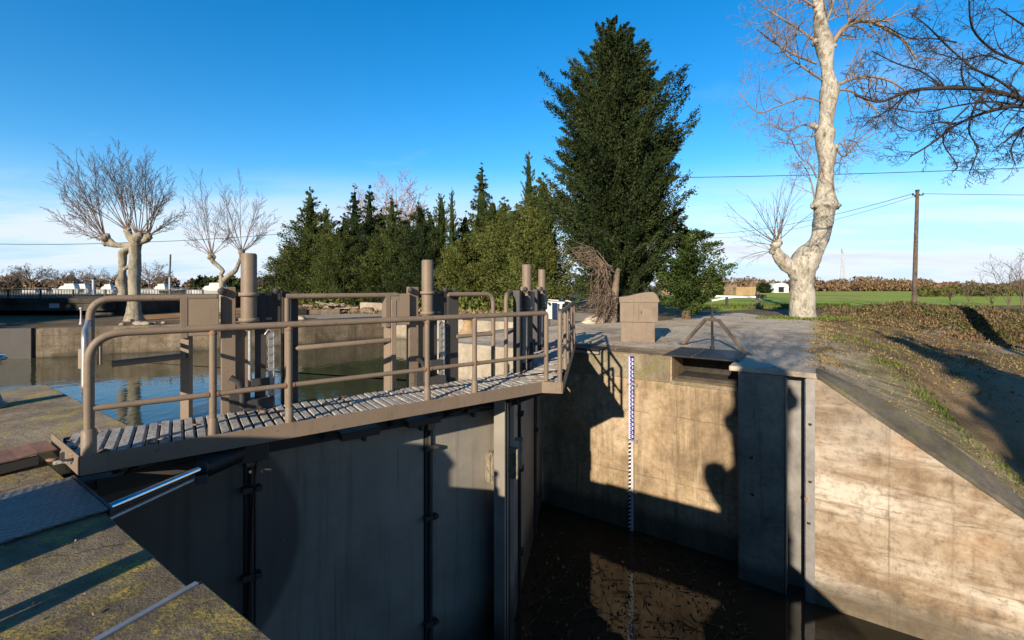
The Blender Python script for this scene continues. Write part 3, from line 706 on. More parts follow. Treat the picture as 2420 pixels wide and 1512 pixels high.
    m = MB(); m.bar(e(1.02,.66)-L.l*.05, e(1.02,.86)-L.l*.05, .04, .04); m.cut(); m.bar(e(1.06,.68)+L.l*.09, e(1.06,.9)+L.l*.09, .03, .03); m.build('hinge', M['taupe_pale'], eg, bevel=.004)
    hoist(L, root, 1.38 if left else 1.5); hoist(L, root, 3.76 if left else 4.05)
    # timber fenders bolted near the mitre
    for a, z, hgt, rot in ((4.86,-1.48,.50,.0),):
        m = MB(); m.box(L.P(a,.86,z), (.12,.17,hgt), L.ax()); m.box(L.P(a-.075,.88,z), (.03,.13,hgt*.95), L.ax()); m.build('timber_fender', M['timber'], root, bevel=.012)
    m = MB()
    for a, z in ((.5,-.5),(3.55,-.52),(4.45,-.47),(2.7,-.5)):
        m.cut(); m.box(L.P(a,.84,z), (.22,.12,.06), L.ax()); m.box(L.P(a+.04,.86,z-.06), (.05,.1,.12), L.ax())
    m.build('pipe_bracket', M['steel_dark'], root, bevel=.006)
    m = MB(); pts = [L.P(4.35,.88,-.45),L.P(4.6,.82,-.43),L.P(4.85,.80,-.47),L.P(5.05,.78,-.36)]; m.tube(pts, .02, 8)
    m.cut(); m.tube([L.P(1.3,.86,-.42),L.P(1.45,.82,-.5),L.P(1.40,.88,-1.2),L.P(1.36,.9,-2.6),L.P(1.37,.9,-4.7)], .012, 8); m.build('hose', M['rubber'], root)
    return root
LL = Leaf((-3.74,3.94), (.807,.590), (-.590,.807))
RL = Leaf((1.72,12.30), (-.175,-.985), (-.985,.175)); RL.hw = -.25
build_leaf(LL, 'lock_gate', 'long brown railed gate leaf crossing the foreground, with two hoists and a dark skin plate', True)
rg = build_leaf(RL, 'lock_gate', 'brown railed gate leaf seen end-on beyond the first, meeting the depth gauge wall', False)
# block of timber on the meeting edge of the far leaf
m = MB(); m.box(RL.P(4.35,.86,-1.50), (.26,.14,.50), RL.ax()); m.build('timber_fender', M['timber'], rg, bevel=.01)
m = MB(); m.box(RL.P(4.50,.92,-1.46), (.03,.20,.46), RL.ax()); m.build('fender_plate', M['white_dull'], rg, bevel=.006)
# ---------------------------------------------------------------- ram that works the near leaf
hr = thing('hydraulic_ram', 'chrome hydraulic ram with black bellows reaching from the left quay to the gate', 'hydraulic ram', at(255,1205,3.15))
a, b, c_ = at(249,1203,3.60), at(472,1108,4.35), at(562,1070,4.85)
a2 = a-(b-a)*.35; m = MB(); m.tube([a2,b], .033, 18); m.build('chrome_rod', M['chrome'], hr)
m = MB(); d = (c_-b); pts = []; rr = []
for i in range(25): pts.append(b+d*(i/24)); rr.append(.075 if i in (0,1,24) else (.07+.035*(i%2)))
m.tube(pts, rr, 18); m.build('bellows', M['rubber'], hr)
m = MB(); m.tube([a2+Vector((.0,.0,-.10)), b+Vector((0,0,-.075))], .016, 10); m.build('guide_rod', M['zinc'], hr)
m = MB(); m.box(c_+Vector((.1,.1,-.02)), (.3,.12,.2), LL.ax()); m.cut(); m.box(b+Vector((.02,0,-.09)), (.1,.1,.08), LL.ax()); m.build('clevis', M['steel_dark'], hr, bevel=.01)
# ---------------------------------------------------------------- plates let into the near quay
tp = thing('tread_plate', 'dark grey tread plate set flush in the near left quay', 'cover plate', W(4.9,.3,Z1))
m = MB(); m.prism([W(4.38,-2.2),W(5.38,-2.2),W(5.38,1.10),W(4.38,1.10)], QZ+.014, QZ+.030); m.build('plate', M['tread'], tp, bevel=.004)
m = MB(); m.bar(W(4.36,1.115,QZ-.0), W(5.40,1.115,QZ-.0), .02, .06); m.build('edge_bar', M['steel_dark'], tp)
rp = thing('ramp_plate', 'rust brown ribbed ramp plate leading onto the gate walkway', 'ramp', W(6.1,.6,Z1))
m = MB(); n = 24
va = []
for i in range(n+1):
    p = 1.12-.125*i; z = -.03-.115*min(1,i/18)
    zz = z+(.008 if i%2 else 0)
    for c in (5.95, 6.37): va.append(W(c,p,zz))
    for c in (6.37, 5.95): va.append(W(c,p,zz-.012))
m.add(va, [(i*4+k,i*4+(k+1)%4,(i+1)*4+(k+1)%4,(i+1)*4+k) for i in range(n) for k in range(4)]+[(0,1,2,3),(n*4+3,n*4+2,n*4+1,n*4)])
m.build('ribbed_sheet', M['rust'], rp)
m = MB(); m.bar(W(5.97,1.0,-.10), W(5.97,.3,-.13), .03, .08); m.bar(W(6.35,1.0,-.10), W(6.35,.3,-.13), .03, .08); m.build('bearer', M['steel_dark'], rp)
# ================================================================ LOCKSIDE FURNITURE
def glyph(m, ch, o, r_, u_, h, d=None):
    """blocky digit on a plane: o lower left corner, r_ right, u_ up, h height"""
    pat = {'0':('111','101','101','101','111'),'1':('010','110','010','010','111'),'2':('111','001','111','100','111'),'3':('111','001','111','001','111'),'4':('101','101','111','001','001'),'5':('111','100','111','001','111'),'6':('111','100','111','101','111'),'7':('111','001','010','010','010'),'8':('111','101','111','101','111'),'9':('111','101','111','001','111')}[ch]
    k = h/5; nrm = r_.cross(u_)
    for j, row in enumerate(pat):
        for i, c in enumerate(row):
            if c == '1':
                q = o+r_*(i*k)+u_*((4-j)*k)
                m.add([q,q+r_*k,q+r_*k+u_*k,q+u_*k], [(0,1,2,3)])
# depth gauge on the recess wall (upper board wider, lower board narrower)
cg = 3.99; base = W(cg,11.008)
out_n = -p_ax                                   # out of the wall
rt = -c_ax                                      # to the right as seen from the lock
dg = thing('depth_gauge', 'tall blue and white graduated depth gauge running down the lock wall', 'depth gauge', W(cg,11.03,-2))
up = Vector((0,0,1))
def board(z0, z1, w, name, mat, proud, x0=0):
    m = MB(); m.box(base+rt*(x0+w/2)+out_n*(proud/2+.002)+up*((z0+z1)/2), (w, proud, z1-z0), (rt, p_ax)); return m.build(name, mat, dg)
gz0, gz1 = -2.30, -.24
ub = board(gz0, gz1, .135, 'gauge_board', M['blue'], .022)
m = MB(); mk = MB(); k = 0; z = gz0+.02
fo = base+out_n*.0255
m.box(base+rt*.018+out_n*.013+up*((gz0+gz1)/2), (.022,.026,gz1-gz0), (rt,p_ax))
while z < gz1-.06:
    for j in range(5):
        if j%2 == 0: m.add([fo+rt*.03+up*(z+.02*j),fo+rt*(.075 if j==0 else .055)+up*(z+.02*j),fo+rt*(.075 if j==0 else .055)+up*(z+.02*j+.013),fo+rt*.03+up*(z+.02*j+.013)], [(0,1,2,3)])
    glyph(m, str(k%10), fo+rt*.085+up*(z+.028), rt, up, .062); z += .1; k += 1
m.build('scale_marks', M['white'], ub)
lb = board(-4.66, gz0-.01, .062, 'gauge_board', M['gauge_dark'], .02)
m = MB(); z = -4.6; k = 0
while z < gz0-.08:
    q = base+out_n*.0235
    m.add([q+rt*.02+up*z,q+rt*.058+up*(z+.02),q+rt*.058+up*(z+.062),q+rt*.02+up*(z+.042)], [(0,1,2,3)])
    m.add([q+rt*.0+up*z,q+rt*.014+up*z,q+rt*.014+up*(z+.03),q+rt*.0+up*(z+.03)], [(0,1,2,3)]); z += .1
m.build('scale_marks', M['white'], lb)
board(-4.66, gz0-.012, .06, 'backing_strip', M['white_dull'], .016, .063)
m = MB()
for z in (-.93, -2.33, -3.62): m.cut(); m.box(base+rt*.08+out_n*.02+up*z, (.24,.05,.03), (rt,p_ax)); m.box(base+rt*.19+out_n*.02+up*(z-.01), (.05,.06,.07), (rt,p_ax))
m.build('wall_clamp', M['zinc'], dg, bevel=.004)
# hatch plate and valve stand over the culvert niche
def hatch(place, label):
    t = thing('hatch_cover', label, 'cover plate', place(2.2,11.9,ZT))
    m = MB(); q = [place(3.15,11.0),place(1.5,11.0),place(1.5,12.7),place(3.15,12.7)]
    if (Vector(q[1])-Vector(q[0])).cross(Vector(q[2])-Vector(q[1])).z < 0: q = q[::-1]
    m.prism(q, ZT+.012, ZT+.035); m.build('plate', M['steel_dark'], t, bevel=.004)
    m = MB(); m.bar(place(1.56,11.1,ZT+.05), place(1.56,12.6,ZT+.05), .03, .03); m.cut(); m.bar(place(2.5,11.02,ZT+.04), place(2.5,12.6,ZT+.04), .025, .012); m.build('edge_strip', M['taupe'], t)
def stand(f, label):
    """valve stand: inclined legs, short head bar, threaded spindle with a T handle"""
    A, B, T = f
    t = thing('valve_stand', label, 'valve stand', (A+B)/2)
    d = (B-A).normalized(); mid = (A+B)/2; ap = Vector((mid.x,mid.y,T)); l1, l2 = ap-d*.22, ap+d*.22
    m = MB(); m.bar(A, l1, .075, .075); m.build('leg', M['taupe'], t, bevel=.006)
    m = MB(); m.bar(B, l2, .075, .075); m.build('leg', M['taupe'], t, bevel=.006)
    m = MB(); m.bar(l1-d*.03, l2+d*.03, .10, .07); m.box(ap+Vector((0,0,.02)), (.13,.13,.1), (d,Vector((-d.y,d.x,0)))); m.build('head_bar', M['taupe'], t, bevel=.008)
    m = MB(); m.tube([Vector((mid.x,mid.y,QZ+.02)),ap+Vector((0,0,.28))], .03, 12); m.tube([Vector((mid.x,mid.y,QZ)),Vector((mid.x,mid.y,QZ+.07))], .06, 12); sp = m.build('spindle', M['steel_dark'], t)
    m = MB(); m.box(ap+Vector((0,0,.30)), (.09,.09,.07)); m.build('cap', M['steel_dark'], sp)
    m = MB(); m.box(A+Vector((0,0,.012)), (.2,.2,.024), (d,Vector((-d.y,d.x,0)))); m.cut(); m.box(B+Vector((0,0,.012)), (.2,.2,.024), (d,Vector((-d.y,d.x,0)))); m.build('foot_plate', M['steel_dark'], t)
hatch(W, 'dark steel cover plate under the valve stand, over the niche in the lock wall')
A, B = gnd(1614,814), gnd(1764,838); stand((A,B,.60), 'steel A-shaped valve stand with a central spindle on the far quay')
# dark plate at the heel of the far leaf
t = thing('heel_plate', 'dark plate covering the heel of the far gate leaf', 'cover plate', W(5.6,11.2,QZ))
m = MB(); m.prism([W(6.5,10.9),W(4.75,10.9),W(4.75,11.55),W(6.5,11.9)], QZ+.02, QZ+.045); m.build('plate', M['rubber'], t, bevel=.004)
m = MB(); m.bar(W(6.5,10.93,QZ-.04), W(4.75,10.93,QZ-.04), .05, .06); m.build('edge_angle', M['zinc'], t)
# control cabinets: body with an overhanging hood and sloping lid
def kiosk(cx, cy, ang, label, sc=1.0, mirror=1):
    t = thing('control_cabinet', label, 'cabinet', (cx,cy,QZ))
    a = Vector((math.cos(ang), math.sin(ang), 0)); b = Vector((-a.y, a.x, 0)); o = Vector((cx,cy,QZ))
    ax = (a, b)
    m = MB(); m.box(o+a*-.03+Vector((0,0,.30)), (.98,.66,.60), ax); m.build('plinth', M['taupe'], t, bevel=.01)
    m = MB(); m.box(o+Vector((0,0,.90)), (1.10,.74,.60), ax); bd = m.build('body', M['taupe'], t, bevel=.012)
    m = MB()                                     # lid: lectern profile seen along b
    prof = [(-.575,1.19),(.575,1.19),(.585,1.27),(.50,1.44),(.42,1.505),(.22,1.50),(-.05,1.45),(-.30,1.385),(-.575,1.345)]
    m.extrude([o+a*x*mirror+b*-.395+Vector((0,0,z)) for x, z in prof], b*.79); m.build('lid', M['taupe'], t, bevel=.012)
    m = MB(); m.box(o-b*.373+Vector((0,0,.9)), (.012,.008,.5), ax); m.box(o-b*.376+a*.07+Vector((0,0,.9)), (.03,.02,.10), ax); m.build('door_handle', M['steel_dark'], bd)
kiosk(3.88, 13.95, R(-14), 'brown steel control cabinet with a sloping lid on the far quay')
# information board, its feet on the quay
t = thing('notice_board', 'small blue notice board with white top edge behind the far leaf', 'sign', gnd(1312,772))
o = gnd(1312,772); Yb = o.y
def bp(x, y): return at(x, y, Yb)
m = MB(); m.extrude([bp(1296,750),bp(1322,750),bp(1322,716),bp(1296,716)], (0,.03,0)); bo = m.build('board', M['sign_blue'], t)
m = MB(); m.extrude([bp(1294,718),bp(1333,717),bp(1334,713),bp(1294,712)], (0,-.05,0)); m.extrude([bp(1322,729),bp(1327,729),bp(1329,716),bp(1323,716)], (0,-.04,0)); m.extrude([bp(1300,716),bp(1305,716),bp(1303,722)], (0,-.035,0)); m.build('white_edge', M['white'], bo)
for x in (1299, 1320): m = MB(); m.bar(bp(x,773), bp(x,718), .05, .05); m.build('leg', M['steel_dark'], t)
# mooring bollards
def bollard(P, h, r_, mat, label, capmat=None):
    t = thing('bollard', label, 'bollard', P)
    m = MB(); m.lathe(P, [(r_*1.3,0),(r_*1.3,.04),(r_*1.05,.10*h),(r_*.62,.45*h),(r_*.55,.65*h),(r_*.72,.86*h),(r_*.95,.9*h)], 24); m.build('post', mat, t)
    m = MB(); m.lathe(P, [(r_*.95,.895*h),(r_*1.25,.90*h),(r_*1.3,.945*h),(r_*1.15,.99*h),(r_*.2,1.0*h)], 24); m.build('cap', capmat or mat, t)
bollard(Vector((-7.22,6.22,ZT)), .72, .17, plain('worn bollard', (.17,.15,.13), .5, .3, .3, 8), 'iron bollard with a flat cap at the left picture edge', plain('polished cap', (.35,.36,.38), .22, .7, .2, 8))
bollard(gnd(1107,789), .62, .30, M['ochre'], 'waisted stone bollard on the quay behind the second hoist')
bollard(gnd(176,768,QZ)+Vector((0,.3,0)), .75, .05, M['white_dull'], 'slim pale post on the corner of the stone wall by the left bridge')
# swing barrier across the track
t = thing('swing_barrier', 'black and white swing barrier with diagonal brace across the track', 'barrier', gnd(1619,725))
P0, P1, P2 = gnd(1619,725), gnd(1722,738), gnd(1790,730)
m = MB(); m.box(P0+Vector((0,0,.48)), (.42,.32,1.02)); m.build('pivot_post', M['black'], t, bevel=.02)
zb = 1.5-23*P0.y/F
a_, e_ = Vector((P0.x,P0.y,.72)), Vector((P2.x,P2.y,.70)); d_ = e_-a_
m = MB(); m.bar(a_, a_+d_*.27, .14, .14); m.bar(a_+d_*.27, a_+d_*.42, .141, .141); m.build('arm', M['black'], t)
m = MB(); m.bar(a_+d_*.42, a_+d_*.98, .14, .14); m.bar(a_+d_*.05, a_+d_*.26, .145, .145); m.build('arm', M['white'], t)
b_ = Vector((P0.x,P0.y,-.02)); f_ = a_+d_*.72; g_ = f_-b_
m = MB(); m.bar(b_, b_+g_*.55, .12, .12); m.build('brace', M['black'], t)
m = MB(); m.bar(b_+g_*.55, f_, .12, .12); m.build('brace', M['white'], t)
q_ = a_+d_*.58; m = MB(); m.bar(Vector((q_.x,q_.y-.25,QZ)), Vector((q_.x,q_.y-.25,.68)), .16, .16); m.build('rest_post', M['steel_dark'], t)
t = thing('marker_post', 'short weathered wooden post with a cross piece at the barrier end', 'post', gnd(1791,729))
P = gnd(1791,729); m = MB(); m.bar(P, P+Vector((0,0,1.25)), .26, .26); m.build('post', M['timber'], t, bevel=.03)
m = MB(); m.box(P+Vector((.2,-.02,.93)), (.75,.3,.24)); m.build('cross_piece', M['steel_dark'], t, bevel=.02)
m = MB(); r = random.Random(2); m.blob(P+Vector((-.55,.1,.05)), .3, r, 9, 6, .3, (1.2,1,.7)); m.cut(); m.blob(P+Vector((.6,.15,.03)), .26, r, 9, 6, .3, (1.3,1,.6)); m.build('base_stone', M['wall_stone'], t)
# rocks by the dead trunk, blocks on the far bank
r = random.Random(12)
for i, (x, y, s, lab) in enumerate(((1258+0,786,0,0),(1262,780,.30,'pale grey boulder near the notice board feet'),(1405,762,.36,'pale boulder on the quay left of the control cabinet'),(1390,765,.22,'small stone beside the boulder left of the cabinet'))):
    if not lab: continue
    m = MB(); P = gnd(x, y); m.blob(P+Vector((0,0,s*.3)), s, r, 12, 8, .3, (1.35,1,.62)); tag(m.build('boulder', M['quay_right']), lab, 'boulder')
for x0, x1, y, hgt, lab in ((688,712,746,.42,'dark square concrete block at the left end of the low kerb'),(712,800,744,.30,'long low concrete kerb on the far bank')):
    A, B = gnd(x0,y), gnd(x1,y-1.5); m = MB(); m.bar(A+Vector((0,.3,hgt/2)), B+Vector((0,.3,hgt/2)), .6, hgt); tag(m.build('concrete_block', M['wall_stone'], bevel=.04), lab, 'concrete block')
A, B = gnd(858,733), gnd(930,737); m = MB(); m.bar(A+Vector((0,0,.28)), B+Vector((0,0,.28)), .5, .56); tag(m.build('concrete_slab', M['quay_far'], bevel=.04), 'white concrete slab tipped on the far bank behind the second hoist box', 'concrete slab')
m = MB()
for i in range(70):
    P = gnd(r.choice([r.gauss(780,40), r.gauss(890,30), r.gauss(840,60)]), r.uniform(727,741)); m.blob(P+Vector((0,0,.08)), r.uniform(.08,.32), r, 7, 5, .4, (1.3,1,.7))
tag(m.build('rubble', M['brickish']), kind='stuff')
t = thing('wood_pile', 'heap of broken grey boards lying on the far bank', 'wood pile', gnd(778,737))
P = gnd(778,737); m = MB()
for i in range(14):
    a = P+Vector((r.uniform(-1.6,1.6), r.uniform(-.6,.6), r.uniform(.1,.6))); m.bar(a, a+Vector((r.uniform(-1.6,1.6), r.uniform(-.5,.5), r.uniform(-.3,.4))), .28, .07)
m.build('boards', M['timber'], t)
# ---------------------------------------------------------------- poles, wires, lamps
def pole(P, top, r0, r1, mat, name, label, cat):
    t = thing(name, label, cat, P)
    m = MB(); m.tube([P+Vector((0,0,-.5)), P+Vector((0,0,(top-P.z)*.5)), Vector((P.x,P.y,top))], [r0,(r0+r1)/2,r1], 12); m.build('shaft', mat, t); return t
PY = 37.; PT = at(2168,452,PY); PB = Vector((at(2160,712,PY).x, PY, -.3))
t = thing('utility_pole', 'dark wooden utility pole standing in the bramble bank on the right', 'utility pole', PB)
m = MB(); m.tube([PB, PB.lerp(PT,.5), PT], [.17,.145,.115], 14); m.build('shaft', M['pole'], t)
m = MB(); m.box(PT+Vector((0,0,.05)), (.2,.2,.16)); m.bar(PT+Vector((-.42,0,-.3)), PT+Vector((.45,0,-.3)), .06, .08); m.build('crossarm', M['steel_dark'], t)
for dx, dz in ((-.40,-.22),(-.22,-.42),(.42,-.22),(.12,-.28)): m = MB(); m.lathe(PT+Vector((dx,-.05,dz)), [(.03,-.06),(.06,-.03),(.06,.03),(.03,.07)], 10); m.build('insulator', M['glass'], t)
def wire(pts, rad, label, sag=0.):
    m = MB()
    for a, b in zip(pts, pts[1:]):
        q = [a.lerp(b, i/16)-Vector((0,0,4*sag*(i/16)*(1-i/16))) for i in range(17)]; m.tube(q, rad, 5)
    tag(m.build('overhead_wire', M['wire']), label, 'wire')
wire([at(1560,420,30), at(2500,393,27)], .022, 'thick black wire crossing in front of the right plane tree', .1)
wire([at(1640,553,70), PT+Vector((-.4,-.05,-.2))], .022, 'sagging wire running left from the utility pole top', .9)
wire([at(1640,560,70), PT+Vector((-.22,-.05,-.4))], .016, 'lower thin wire running left from the utility pole', 1.2)
wire([PT+Vector((.42,-.05,-.2)), at(2600,462,34)], .018, 'straight wire running right from the utility pole', .02)
wire([at(-60,575,48), at(300,573,50), at(680,551,52)], .03, 'dark wire passing behind the two left plane trees', .15)
lp = gnd(401,703); t = thing('lamp_post', 'tall two tone post, pale below and dark above, right of the forked plane tree', 'lamp post', lp)
m = MB(); zt = at(401,655,lp.y).z; m.tube([lp, Vector((lp.x,lp.y,zt))], .13, 10); m.build('base', M['white_dull'], t)
m = MB(); m.bar(Vector((lp.x,lp.y,zt)), at(403,601,lp.y), .17, .15); m.build('shaft', M['steel_dark'], t)
lp = gnd(221,706); t = thing('lamp_post', 'short grey post rising above the bridge rail on the left', 'lamp post', lp)
m = MB(); m.tube([lp, at(221,660,lp.y)], .16, 10); m.build('shaft', M['white_dull'], t); m = MB(); m.box(at(221,658,lp.y), (.35,.35,.3)); m.build('lamp_head', M['steel_dark'], t)
t = thing('lattice_mast', 'thin lattice mast far off between the plane tree and the utility pole', 'mast', (at(1992,690,260).x,260,-.2))
m = MB(); b0, b1, tp_ = at(1986,662,260), at(1998,662,260), at(1991,592,260); b0.z = b1.z = -.2
m.tube([b0,tp_], .32, 5); m.tube([b1,tp_], .32, 5)
for k in range(7): u0 = k/7; m.tube([b0.lerp(tp_,u0), b1.lerp(tp_,u0+.1)], .2, 4)
m.build('lattice', M['white_dull'], t); m = MB(); m.box(tp_, (.9,.9,2.2)); m.build('antenna', M['white_dull'], t)
# ---------------------------------------------------------------- bridge with railing, lock gate in its shade
bt = thing('bridge', 'flat dark concrete road bridge with thin railing on the left', 'bridge', (-26,26,0))
BY = 26.; zd = at(0,704,BY).z; x0, x1 = -42., at(268,704,BY).x
m = MB(); m.box(((x0+x1)/2,BY+4.5,zd-.10), (x1-x0,9.2,.20)); m.build('deck', M['bridge'], bt, bevel=.02)
m = MB(); m.box(((x0+x1)/2,BY+.1,zd-.46), (x1-x0,.3,.52)); m.box(((x0+x1)/2,BY-.05,zd-.24), (x1-x0,.2,.08)); m.box(((x0+x1)/2,BY+4.5,zd-.5), (x1-x0,.4,.6)); m.box(((x0+x1)/2,BY+8.9,zd-.46), (x1-x0,.3,.52)); m.build('edge_beam', M['bridge'], bt)
m = MB(); xa = at(196,704,BY).x; m.box(((xa+x1)/2+.4,BY+4.6,zd-.75), (x1-xa+.8,8.6,1.1)); m.box((xa-10,BY+9.6,zd-.9), (26,1,1.8)); m.build('abutment', M['bridge'], bt)
m = MB(); n = 150
for z in (.05,.47): m.bar((x0,BY+.15,zd+z), (x1+5,BY+.15,zd+z), .03, .03)
for i in range(n): x = x0+(x1+5-x0)*i/(n-1); m.box((x,BY+.15,zd+.26), (.02,.02,.42))
for i in range(14): x = x0+(x1+5-x0)*i/13; m.box((x,BY+.15,zd+.24), (.07,.07,.52))
m.build('railing', M['steel_dark'], bt)
m = MB(); m.box((at(132,722,BY).x,BY-.08,zd-.44), (.55,.06,.26)); m.build('plaque', M['white_dull'], bt)
cl = thing('lock_gate', 'distant lock gate in deep shade under the left bridge, with white railed footway', 'lock gate', (-23.5,17.4,0))
m = MB(); m.bar((-28.2,16.7,-1.4), (-18.9,18.0,-1.4), .3, 2.5); m.build('skin_plate', M['steel_dark'], cl)  # dark paint stands in for the deep shade on this gate
m = MB(); a, b = Vector((-28.4,16.6,.0)), Vector((-20.2,17.8,.0)); m.bar(a+Vector((0,0,-.05)), b+Vector((0,0,-.05)), .9, .1)
for z in (.5,.95): m.bar(a+Vector((0,-.4,z)), b+Vector((0,-.4,z)), .05, .05)
for i in range(12): q = a.lerp(b, i/11); m.box(q+Vector((0,-.4,.48)), (.05,.05,.98))
m.build('footway_rail', M['taupe'], cl)
m = MB(); q = a.lerp(b,.62); m.box(q+Vector((0,0,.55)), (.5,.4,1.1)); m.box(q+Vector((-.5,0,1.0)), (.16,.16,2.0)); m.box(q+Vector((1.1,0,.3)), (.7,.5,.6)); m.build('winch', M['steel_dark'], cl)
# ---------------------------------------------------------------- boats of the marina, far left
def boat(x, y, Y, Ln, h, yaw, label, cabin=True, dark=False, group='boats moored in the marina'):
    Y *= 1.75; P = Vector((at(x,y,Y).x, Y, QZ)); t = thing('moored_boat', label, 'boat', P, group)
    a = Vector((math.cos(yaw), math.sin(yaw), 0)); b = Vector((-a.y,a.x,0))
    def q(u, v, z): return P+a*u*Ln+b*v*Ln+Vector((0,0,z))
    secs = [(-.5,.13),(-.48,.15),(-.2,.17),(.15,.165),(.35,.11),(.5,.004)]; vs = []
    for u, hw in secs:
        lift = max(0,u)*.5
        vs += [q(u*.94,-hw*.6,-.2),q(u,-hw,h*(.9+lift)),q(u,hw,h*(.9+lift)),q(u*.94,hw*.6,-.2)]
    n = len(secs); m = MB(); m.add(vs, [(i*4+k,i*4+(k+1)%4,(i+1)*4+(k+1)%4,(i+1)*4+k) for i in range(n-1) for k in range(4)]+[(0,1,2,3),(n*4-1,n*4-2,n*4-3,n*4-4)])
    m.build('hull', M['steel_dark'] if dark else M['boat_white'], t)
    m = MB(); m.tube([q(-.5,-.14,h*.95),q(.2,-.17,h*.98),q(.5,0,h*1.18)], .05, 6); m.cut(); m.tube([q(-.5,.14,h*.95),q(.2,.17,h*.98),q(.5,0,h*1.18)], .05, 6)
    for k in (-.4,-.2,0,.2): m.tube([q(k,-.155,h),q(k,-.155,h+.55)], .025, 5)
    m.tube([q(-.4,-.155,h+.55),q(.2,-.155,h+.55),q(.47,0,h*1.15+.5)], .025, 5); m.build('rail', M['zinc'], t)
    if cabin:
        m = MB(); prof = [(-.36,h*.9),(.22,h*.9),(.12,h+.95),(.02,h+1.05),(.0,h+1.65),(-.30,h+1.75),(-.34,h+1.0)]
        m.extrude([q(u,-.11,z) for u,z in prof], b*Ln*.22); cb = m.build('cabin', M['boat_white'], t, bevel=.06)
        for u0 in (-.29,-.18,-.08):
            m = MB(); m.extrude([q(u0,-.112,h+1.12),q(u0+.075,-.112,h+1.12),q(u0+.07,-.112,h+1.5),q(u0,-.112,h+1.55)], -b*.03); m.build('window', M['glass'], cb)
        m = MB(); m.extrude([q(-.30,-.112,h+.35),q(.12,-.112,h+.35),q(.08,-.112,h+.72),q(-.30,-.112,h+.72)], -b*.03); m.build('window', M['glass'], cb)
        m = MB(); m.tube([q(-.2,0,h+1.7),q(-.22,0,h+2.5)], .05, 6); m.build('mast', M['white_dull'], t)
sheet('marina_water', [(-300,100),(-40,100),(-40,300),(-300,300)], Z1, M['water_up'])
boat(500, 697, 58, 8.2, .75, R(188), 'white motor cruiser with a tall double cabin beside the right forked plane')
boat(410, 697, 70, 6.5, .6, R(10), 'low grey hulled boat left of the white cruiser', False, True)
boat(442, 697, 74, 6.0, .7, R(200), 'small open white boat with rails half behind the cruiser', False)
boat(378, 696, 80, 7, .7, R(172), 'white cruiser moored right of the twin stemmed plane', True)
boat(350, 696, 92, 7, .7, R(185), 'small white boat touching the trunk of the twin stemmed plane', False)
boat(158, 697, 84, 9, .8, R(184), 'long white boat with dark windows seen through the bridge rail', True)
boat(190, 697, 90, 8, .8, R(176), 'white boat nearest the short lamp post, seen through the rail', True)
boat(70, 698, 82, 5, .5, R(180), 'small dinghy behind the left part of the bridge rail', False)
boat(95, 698, 86, 4.5, .5, R(190), 'pale dinghy right of the small dinghy behind the rail', False)
boat(250, 697, 86, 6, .6, R(184), 'white cabin boat between the lamp post and the twin plane', True)
# ---------------------------------------------------------------- far buildings on the right
def hut(x, y, Y, w, h, mat, label, arched=False):
    P = Vector((at(x,y,Y).x, Y, QZ)); t = thing('field_hut', label, 'hut', P)
    m = MB()
    if arched: prof = [(-w/2,0),(w/2,0),(w/2,h*.68)]+[(w/2*math.cos(k*math.pi/8), h*.68+h*.32*math.sin(k*math.pi/8)) for k in range(1,8)]+[(-w/2,h*.68)]
    else: prof = [(-w/2,0),(w/2,0),(w/2,h*.75),(0,h),(-w/2,h*.75)]
    m.extrude([P+Vector((u,0,z)) for u,z in prof], (0,w*.9,0)); m.build('wall', mat, t)
    m = MB(); m.box(P+Vector((0,-.03,h*.30)), (w*.36,.08,h*.5)); m.box(P+Vector((w*.05,-.05,h*.57)), (w*.45,.08,h*.06)); m.build('door', M['glass'], t)
hut(1846, 690, 118, 3.9, 2.5, M['white'], 'white arched hut at the far edge of the field left of the plane trunk', True)
def block_run(x0, x1, y0, Y, h, mat, label, steps=7, seed=1):
    r = random.Random(seed); m = MB(); a, b = at(x0,y0,Y), at(x1,y0,Y); hh = h
    for i in range(steps):
        u0 = a.lerp(b, i/steps); u1 = a.lerp(b, (i+1)/steps); m.box(((u0.x+u1.x)/2, Y+.2*(i%2)*.1, QZ+hh/2), (u1.x-u0.x-.002, 1.2, hh)); hh = h*r.uniform(.82,1.1)
    return tag(m.build('ruined_wall', mat), label, 'wall')
block_run(1668, 1735, 690, 92, 2.1, M['brickish'], 'long low brown masonry wall at the edge of the field behind the barrier')
block_run(1560, 1620, 690, 90, 1.9, M['brickish'], 'brown masonry wall under the spreading evergreen', 5, 3)
block_run(1736, 1782, 690, 84, 1.55, M['ochre'], 'bright ochre wall behind the end of the barrier', 3, 5)
P = at(1680,690,105); t = thing('stone_hut', 'ruined round topped stone hut above the brown wall left of the clipped bush', 'hut', (P.x,105,QZ))
m = MB(); m.lathe((P.x,105,QZ), [(3.0,0),(2.9,2.0),(2.5,2.8),(1.6,3.4),(.5,3.7)], 14); m.build('wall', M['ochre'], t)
